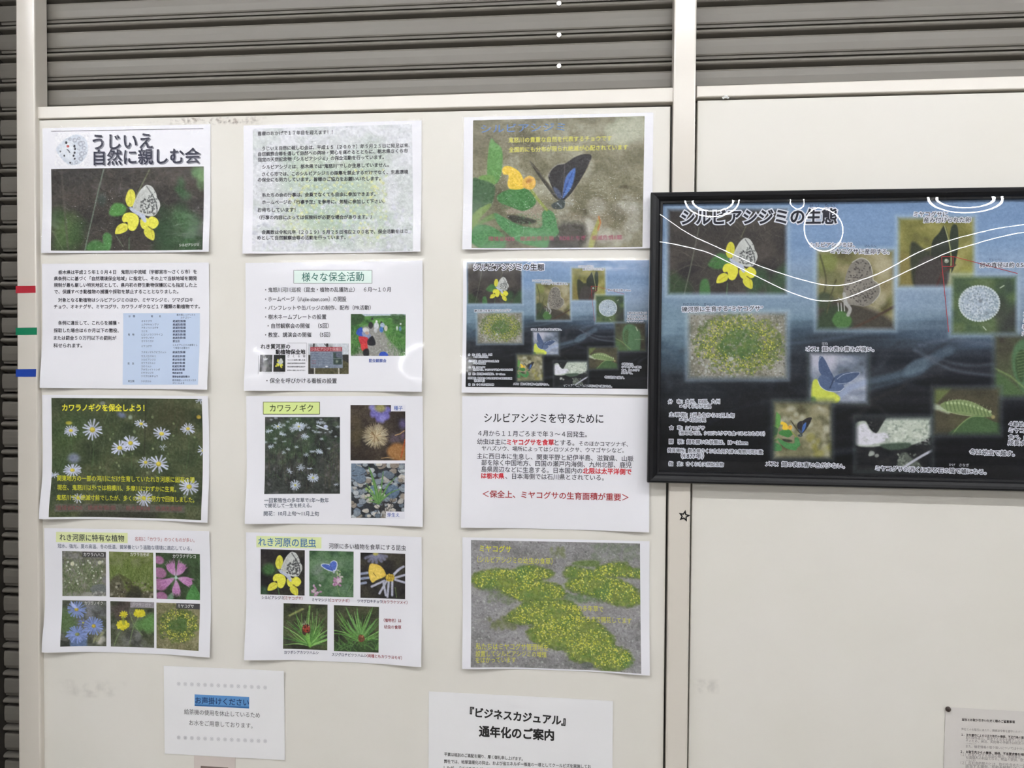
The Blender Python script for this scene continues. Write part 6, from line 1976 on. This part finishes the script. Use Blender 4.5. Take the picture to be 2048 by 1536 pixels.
# ---- notice pinned on the right panel
tl_, tr_p = at((1891, 1414), -.0002), at((2048, 1423), -.0002)
t_ = math.atan2(tr_p[1] - tl_[1], tr_p[0] - tl_[0])
w_, h_ = 0.21, 0.297
e_, d_ = np.array([math.cos(t_), math.sin(t_)]), np.array([math.sin(t_), -math.cos(t_)])
ctr = tl_ + e_ * w_ / 2 + d_ * h_ / 2
S = poster('notice', ctr[0], ctr[1], t_, 'thin office notice of small print pinned to the right panel by a dark pin', (0, 0, 0, 0, 0), None, (w_, h_), mat('thin_paper', (214, 210, 206), 0.6, 0.2), -0.0002, 'notice', 'office notices')
S.zoom(1848, 1380, 9.845)
DKG, LTG = (62, 58, 58), (150, 146, 146)
for s_, a_, b_, c_, d2, cl, bo in (('当社とお取り引きいただく際のご留意事項', 745, 580, 1785, 630, DKG, .026), ('弊社とのお取引にあたり、関係法令等を遵守いただくとともに下記の事項をお願いいたします。', 735, 768, 2900, 872, LTG, 0),
        ('１．法令遵守による公正な取引の確保、不正行為の禁止と社会規範の尊重をお願いします', 735, 880, 2800, 975, DKG, .02), ('取引関係者は、関連する法令を遵守し公正な取引を行うこととします。', 822, 938, 2700, 1026, LTG, 0),
        ('そのため、発注、契約等の手続きは所定の書面により行い、不当な', 822, 997, 2650, 1084, LTG, 0), ('ことのないよう', 822, 1050, 1025, 1060, LTG, 0), ('また、機密情報の取り扱いについては十分に注意し、第三者への漏洩', 822, 1108, 2650, 1190, LTG, 0),
        ('２．お取引先からの贈答、接待、不当要求等を排除するための取り組みについて', 720, 1212, 2750, 1310, DKG, .024), ('（１）社員に対する金品の贈与、接待等は、固くお断りいたします。', 720, 1268, 2650, 1360, LTG, 0),
        ('社員個人の利益となる、物品の提供、便宜供与等についても同様', 822, 1328, 2650, 1416, LTG, 0), ('といたします。', 822, 1386, 1030, 1398, LTG, 0), ('（２）反社会的勢力とは、取引を含めた一切の関係を遮断します。', 715, 1430, 2650, 1520, LTG, 0), ('該当する場合、契約を解除いたします。', 815, 1496, 2100, 1560, LTG, .006)):
    text(S, 'heading' if 'ご留意' in s_ else 'body_text', s_, a_, b_, c_, d2, cl, bo, 1.15, 0.0003, 1)
S.flush()

pn = MB()
px_, pz_ = at((1897.5, 1419.5), -.004)
M_PIN = mat('dark_pin', (58, 48, 44), 0.4, 0.4)
prof_p = [(0.0036, 0.0), (0.0040, -0.0012), (0.0038, -0.0028), (0.0026, -0.0042), (0.0012, -0.0048)]
vv = []
for r_, y_ in prof_p:
    vv += [(px_ + r_ * math.cos(6.283185 * i / 14), -0.0006 + y_, ZC + pz_ + r_ * math.sin(6.283185 * i / 14)) for i in range(14)]
ff = [(k * 14 + i, k * 14 + (i + 1) % 14, (k + 1) * 14 + (i + 1) % 14, (k + 1) * 14 + i) for k in range(4) for i in range(14)] + [tuple(range(56, 70)), tuple(range(14))[::-1]]
pn.add(vv, ff, M_PIN)
tag(pn.build('push_pin', None, True), 'small dark push pin at the corner of the notice on the right panel', 'pin')

# ---- latch plate under the small notice
lp = MB()
q = [at(p, -.0008) for p in ((388, 1505), (470.5, 1511), (470, 1660), (387, 1652))]
lp.prism([(q[3][0], ZC + q[3][1]), (q[2][0], ZC + q[2][1]), (q[1][0], ZC + q[1][1]), (q[0][0], ZC + q[0][1])], -0.0009, 0.0, mat('latch_plate_paint', (212, 202, 196), 0.4, 0.4), 0.0004)
plate = lp.build('latch_plate')
tag(plate, 'beige latch plate let into the left panel under the small pale notice', 'latch')
ls = MB()
q = [at(p, -.0012) for p in ((401, 1531.5), (456.5, 1535), (456, 1640), (400, 1636))]
ls.prism([(q[3][0], ZC + q[3][1]), (q[2][0], ZC + q[2][1]), (q[1][0], ZC + q[1][1]), (q[0][0], ZC + q[0][1])], -0.0013, -0.0008, mat('latch_slot', (120, 106, 100), 0.5, 0.3), 0.001)
ls.build('slot', plate)

# ------------------------------------------------------------------ the framed picture
FY = -0.0265                                # front of the frame
PRY = -0.0145                               # the print inside it
FILM = -0.0195
q = at(np.array([(1302, 384), (1295.5, 965.5)]), FY)
fx0, fz1, fz0 = q[:, 0].mean(), q[0, 1], q[1, 1]
fx1 = fx0 + 0.644
q = at(np.array([(1326, 405.5), (1320, 944)]), FY + .002)
ix0, iz1, iz0 = q[:, 0].mean(), q[0, 1], q[1, 1]
bw = ix0 - fx0
ix1 = fx1 - bw
FR = bpy.data.objects.new('framed_picture', None)
COL.objects.link(FR)
FR.location = ((fx0 + fx1) / 2, PRY, ZC + fz0)
tag(FR, 'large black framed picture of butterfly photos hung across the middle post', 'picture')
fo = np.array(FR.location)
M_FRAME = mat('black_frame', (13, 14, 18), 0.38, 0.35)
# moulding profile from outside to inside: (inset share, depth)
fp = [(0.0, -0.0102), (0.0, FY + 0.003), (0.06, FY + 0.001), (0.2, FY), (0.42, FY + 0.0006), (0.66, FY + 0.0032), (0.8, FY + 0.0058), (0.86, FY + 0.0060), (0.97, FY + 0.0062), (1.0, FY + 0.0070), (1.0, PRY)]
fm = MB()
vv = []
for k, y in fp:
    a_ = k * bw
    lw, rw = a_, a_
    bt = k * (iz0 - fz0)
    tp = k * (fz1 - iz1)
    for x, z in ((fx0 + a_, fz0 + bt), (fx1 - a_, fz0 + bt), (fx1 - a_, fz1 - tp), (fx0 + a_, fz1 - tp)):
        vv.append((x - fo[0], y - fo[1], ZC + z - fo[2]))
ff = []
for k in range(len(fp) - 1):
    for i in range(4):
        ff.append((k * 4 + i, k * 4 + (i + 1) % 4, (k + 1) * 4 + (i + 1) % 4, (k + 1) * 4 + i))
fm.add(vv, ff, M_FRAME)
fm.build('frame', FR)
bk = MB()
bk.box((fx0 + .004 - fo[0], -0.0105 - fo[1], fz0 + .004 + ZC - fo[2]), (fx1 - .004 - fo[0], -0.0130 - fo[1], fz1 - .004 + ZC - fo[2]), mat('backing_board', (70, 62, 54), 0.8, 0.1))
bk.build('backing_board', FR)
S = Sheet((fx0 + fx1) / 2, fz0, 0.0, PRY, (fx1 - fx0, fz1 - fz0), (0, 0, 0, 0, 0), FR)
S.zoom(0, 0, 1)
pic = photo(S, ART, [(1323, 400), (2162, 384), (2166, 968), (1316, 948)], 'printed_picture', 0.0, 0.8)
art_photos(S, pic, 1.0, 0.00012)
art_letters(S, True)
S.flush()

# the clear film in front: really rippled, so that it mirrors the far row of ceiling tubes in curls and long waves
step = 0.0016
us = np.arange(ix0 - .004, ix1 + .004, step)
vs = np.arange(iz0 - .004, iz1 + .004, step)
U, V = np.meshgrid(us, vs)
Pw = np.stack([U, np.full(U.shape, FILM), V], -1)
rel = Pw - CAM
pxx = rel @ RC
PX = 1024 + F_PX * pxx[..., 0] / pxx[..., 1]
PYY = 768 - F_PX * pxx[..., 2] / pxx[..., 1]
dcam = CAM - Pw
dcam /= np.linalg.norm(dcam, axis=-1, keepdims=True)
lo_, hi_ = np.full(U.shape, -0.3), np.full(U.shape, 0.6)
ly, lz = -7.1, LAMP_Z - ZC
for _ in range(40):
    mid = (lo_ + hi_) / 2
    n_ = np.stack([np.zeros(U.shape), -np.ones(U.shape), mid], -1)
    n_ /= np.linalg.norm(n_, axis=-1, keepdims=True)
    r_ = 2 * (n_ * dcam).sum(-1, keepdims=True) * n_ - dcam
    hit = Pw[..., 2] + r_[..., 2] / r_[..., 1] * (ly - Pw[..., 1])
    up = hit < lz
    lo_ = np.where(up, mid, lo_)
    hi_ = np.where(up, hi_, mid)
s0 = (lo_ + hi_) / 2
kx = np.array([1280, 1330, 1375, 1420, 1460, 1510, 1570, 1620, 1650, 1690, 1760, 1840, 1900, 1990, 2048, 2200.0])
yu = np.array([400, 435, 467, 487, 505, 528, 548, 562, 569, 569, 545, 500, 478, 455, 447, 440.0])
yl = np.array([478, 484, 493, 505, 525, 550, 580, 598, 603, 598, 568, 530, 502, 476, 464, 456.0])
def curve(x, ky):
    f_ = np.interp(x, kx, ky)
    return (np.interp(x - 18, kx, ky) + np.interp(x - 9, kx, ky) + f_ + np.interp(x + 9, kx, ky) + np.interp(x + 18, kx, ky)) / 5
def el(cx, cy, rx, ry):
    d_ = np.sqrt(((PX - cx) / rx) ** 2 + ((PYY - cy) / ry) ** 2)
    return (1 - d_) * min(rx, ry)
cu, cl_ = curve(PX, yu), curve(PX, yl)
sd = 1.5 * np.minimum(PYY - cu, cl_ - PYY)
sd = np.maximum(sd, el(1650, 459, 38.5, 43))
sd = np.maximum(sd, np.minimum(el(1424, 402, 53, 31), -el(1425, 401, 41, 21)))
sd = np.maximum(sd, np.minimum(el(1932, 398, 77, 28), -el(1927, 397, 53, 17)))
sd = np.maximum(sd, el(1592, 404, 11, 10))
sd = sd * 0.00079
slope = np.maximum(s0 + 1.5 * np.minimum(sd, 0.022), np.minimum(s0 - 0.03, -0.016))
rs_ = np.random.RandomState(9)
wob = (lattice(U.shape[0], U.shape[1], 60, 40, 3) - .5) * 0.003
slope = slope + wob
hgt = np.cumsum(slope, 0) * step
hgt -= hgt.max(0, keepdims=True) - 0.0042
FILM_RANGE = (float(hgt.min()), float(hgt.max()))
print('film ripple', FILM_RANGE)
fv = np.stack([U - fo[0], FILM + hgt - fo[1], V + ZC - fo[2]], -1)
fl = MB()
fl.add(fv.reshape(-1, 3), quads(len(us), len(vs)), film_mat('picture_film', 0.004, 1.5))
fl.build('cover_film', FR, True)
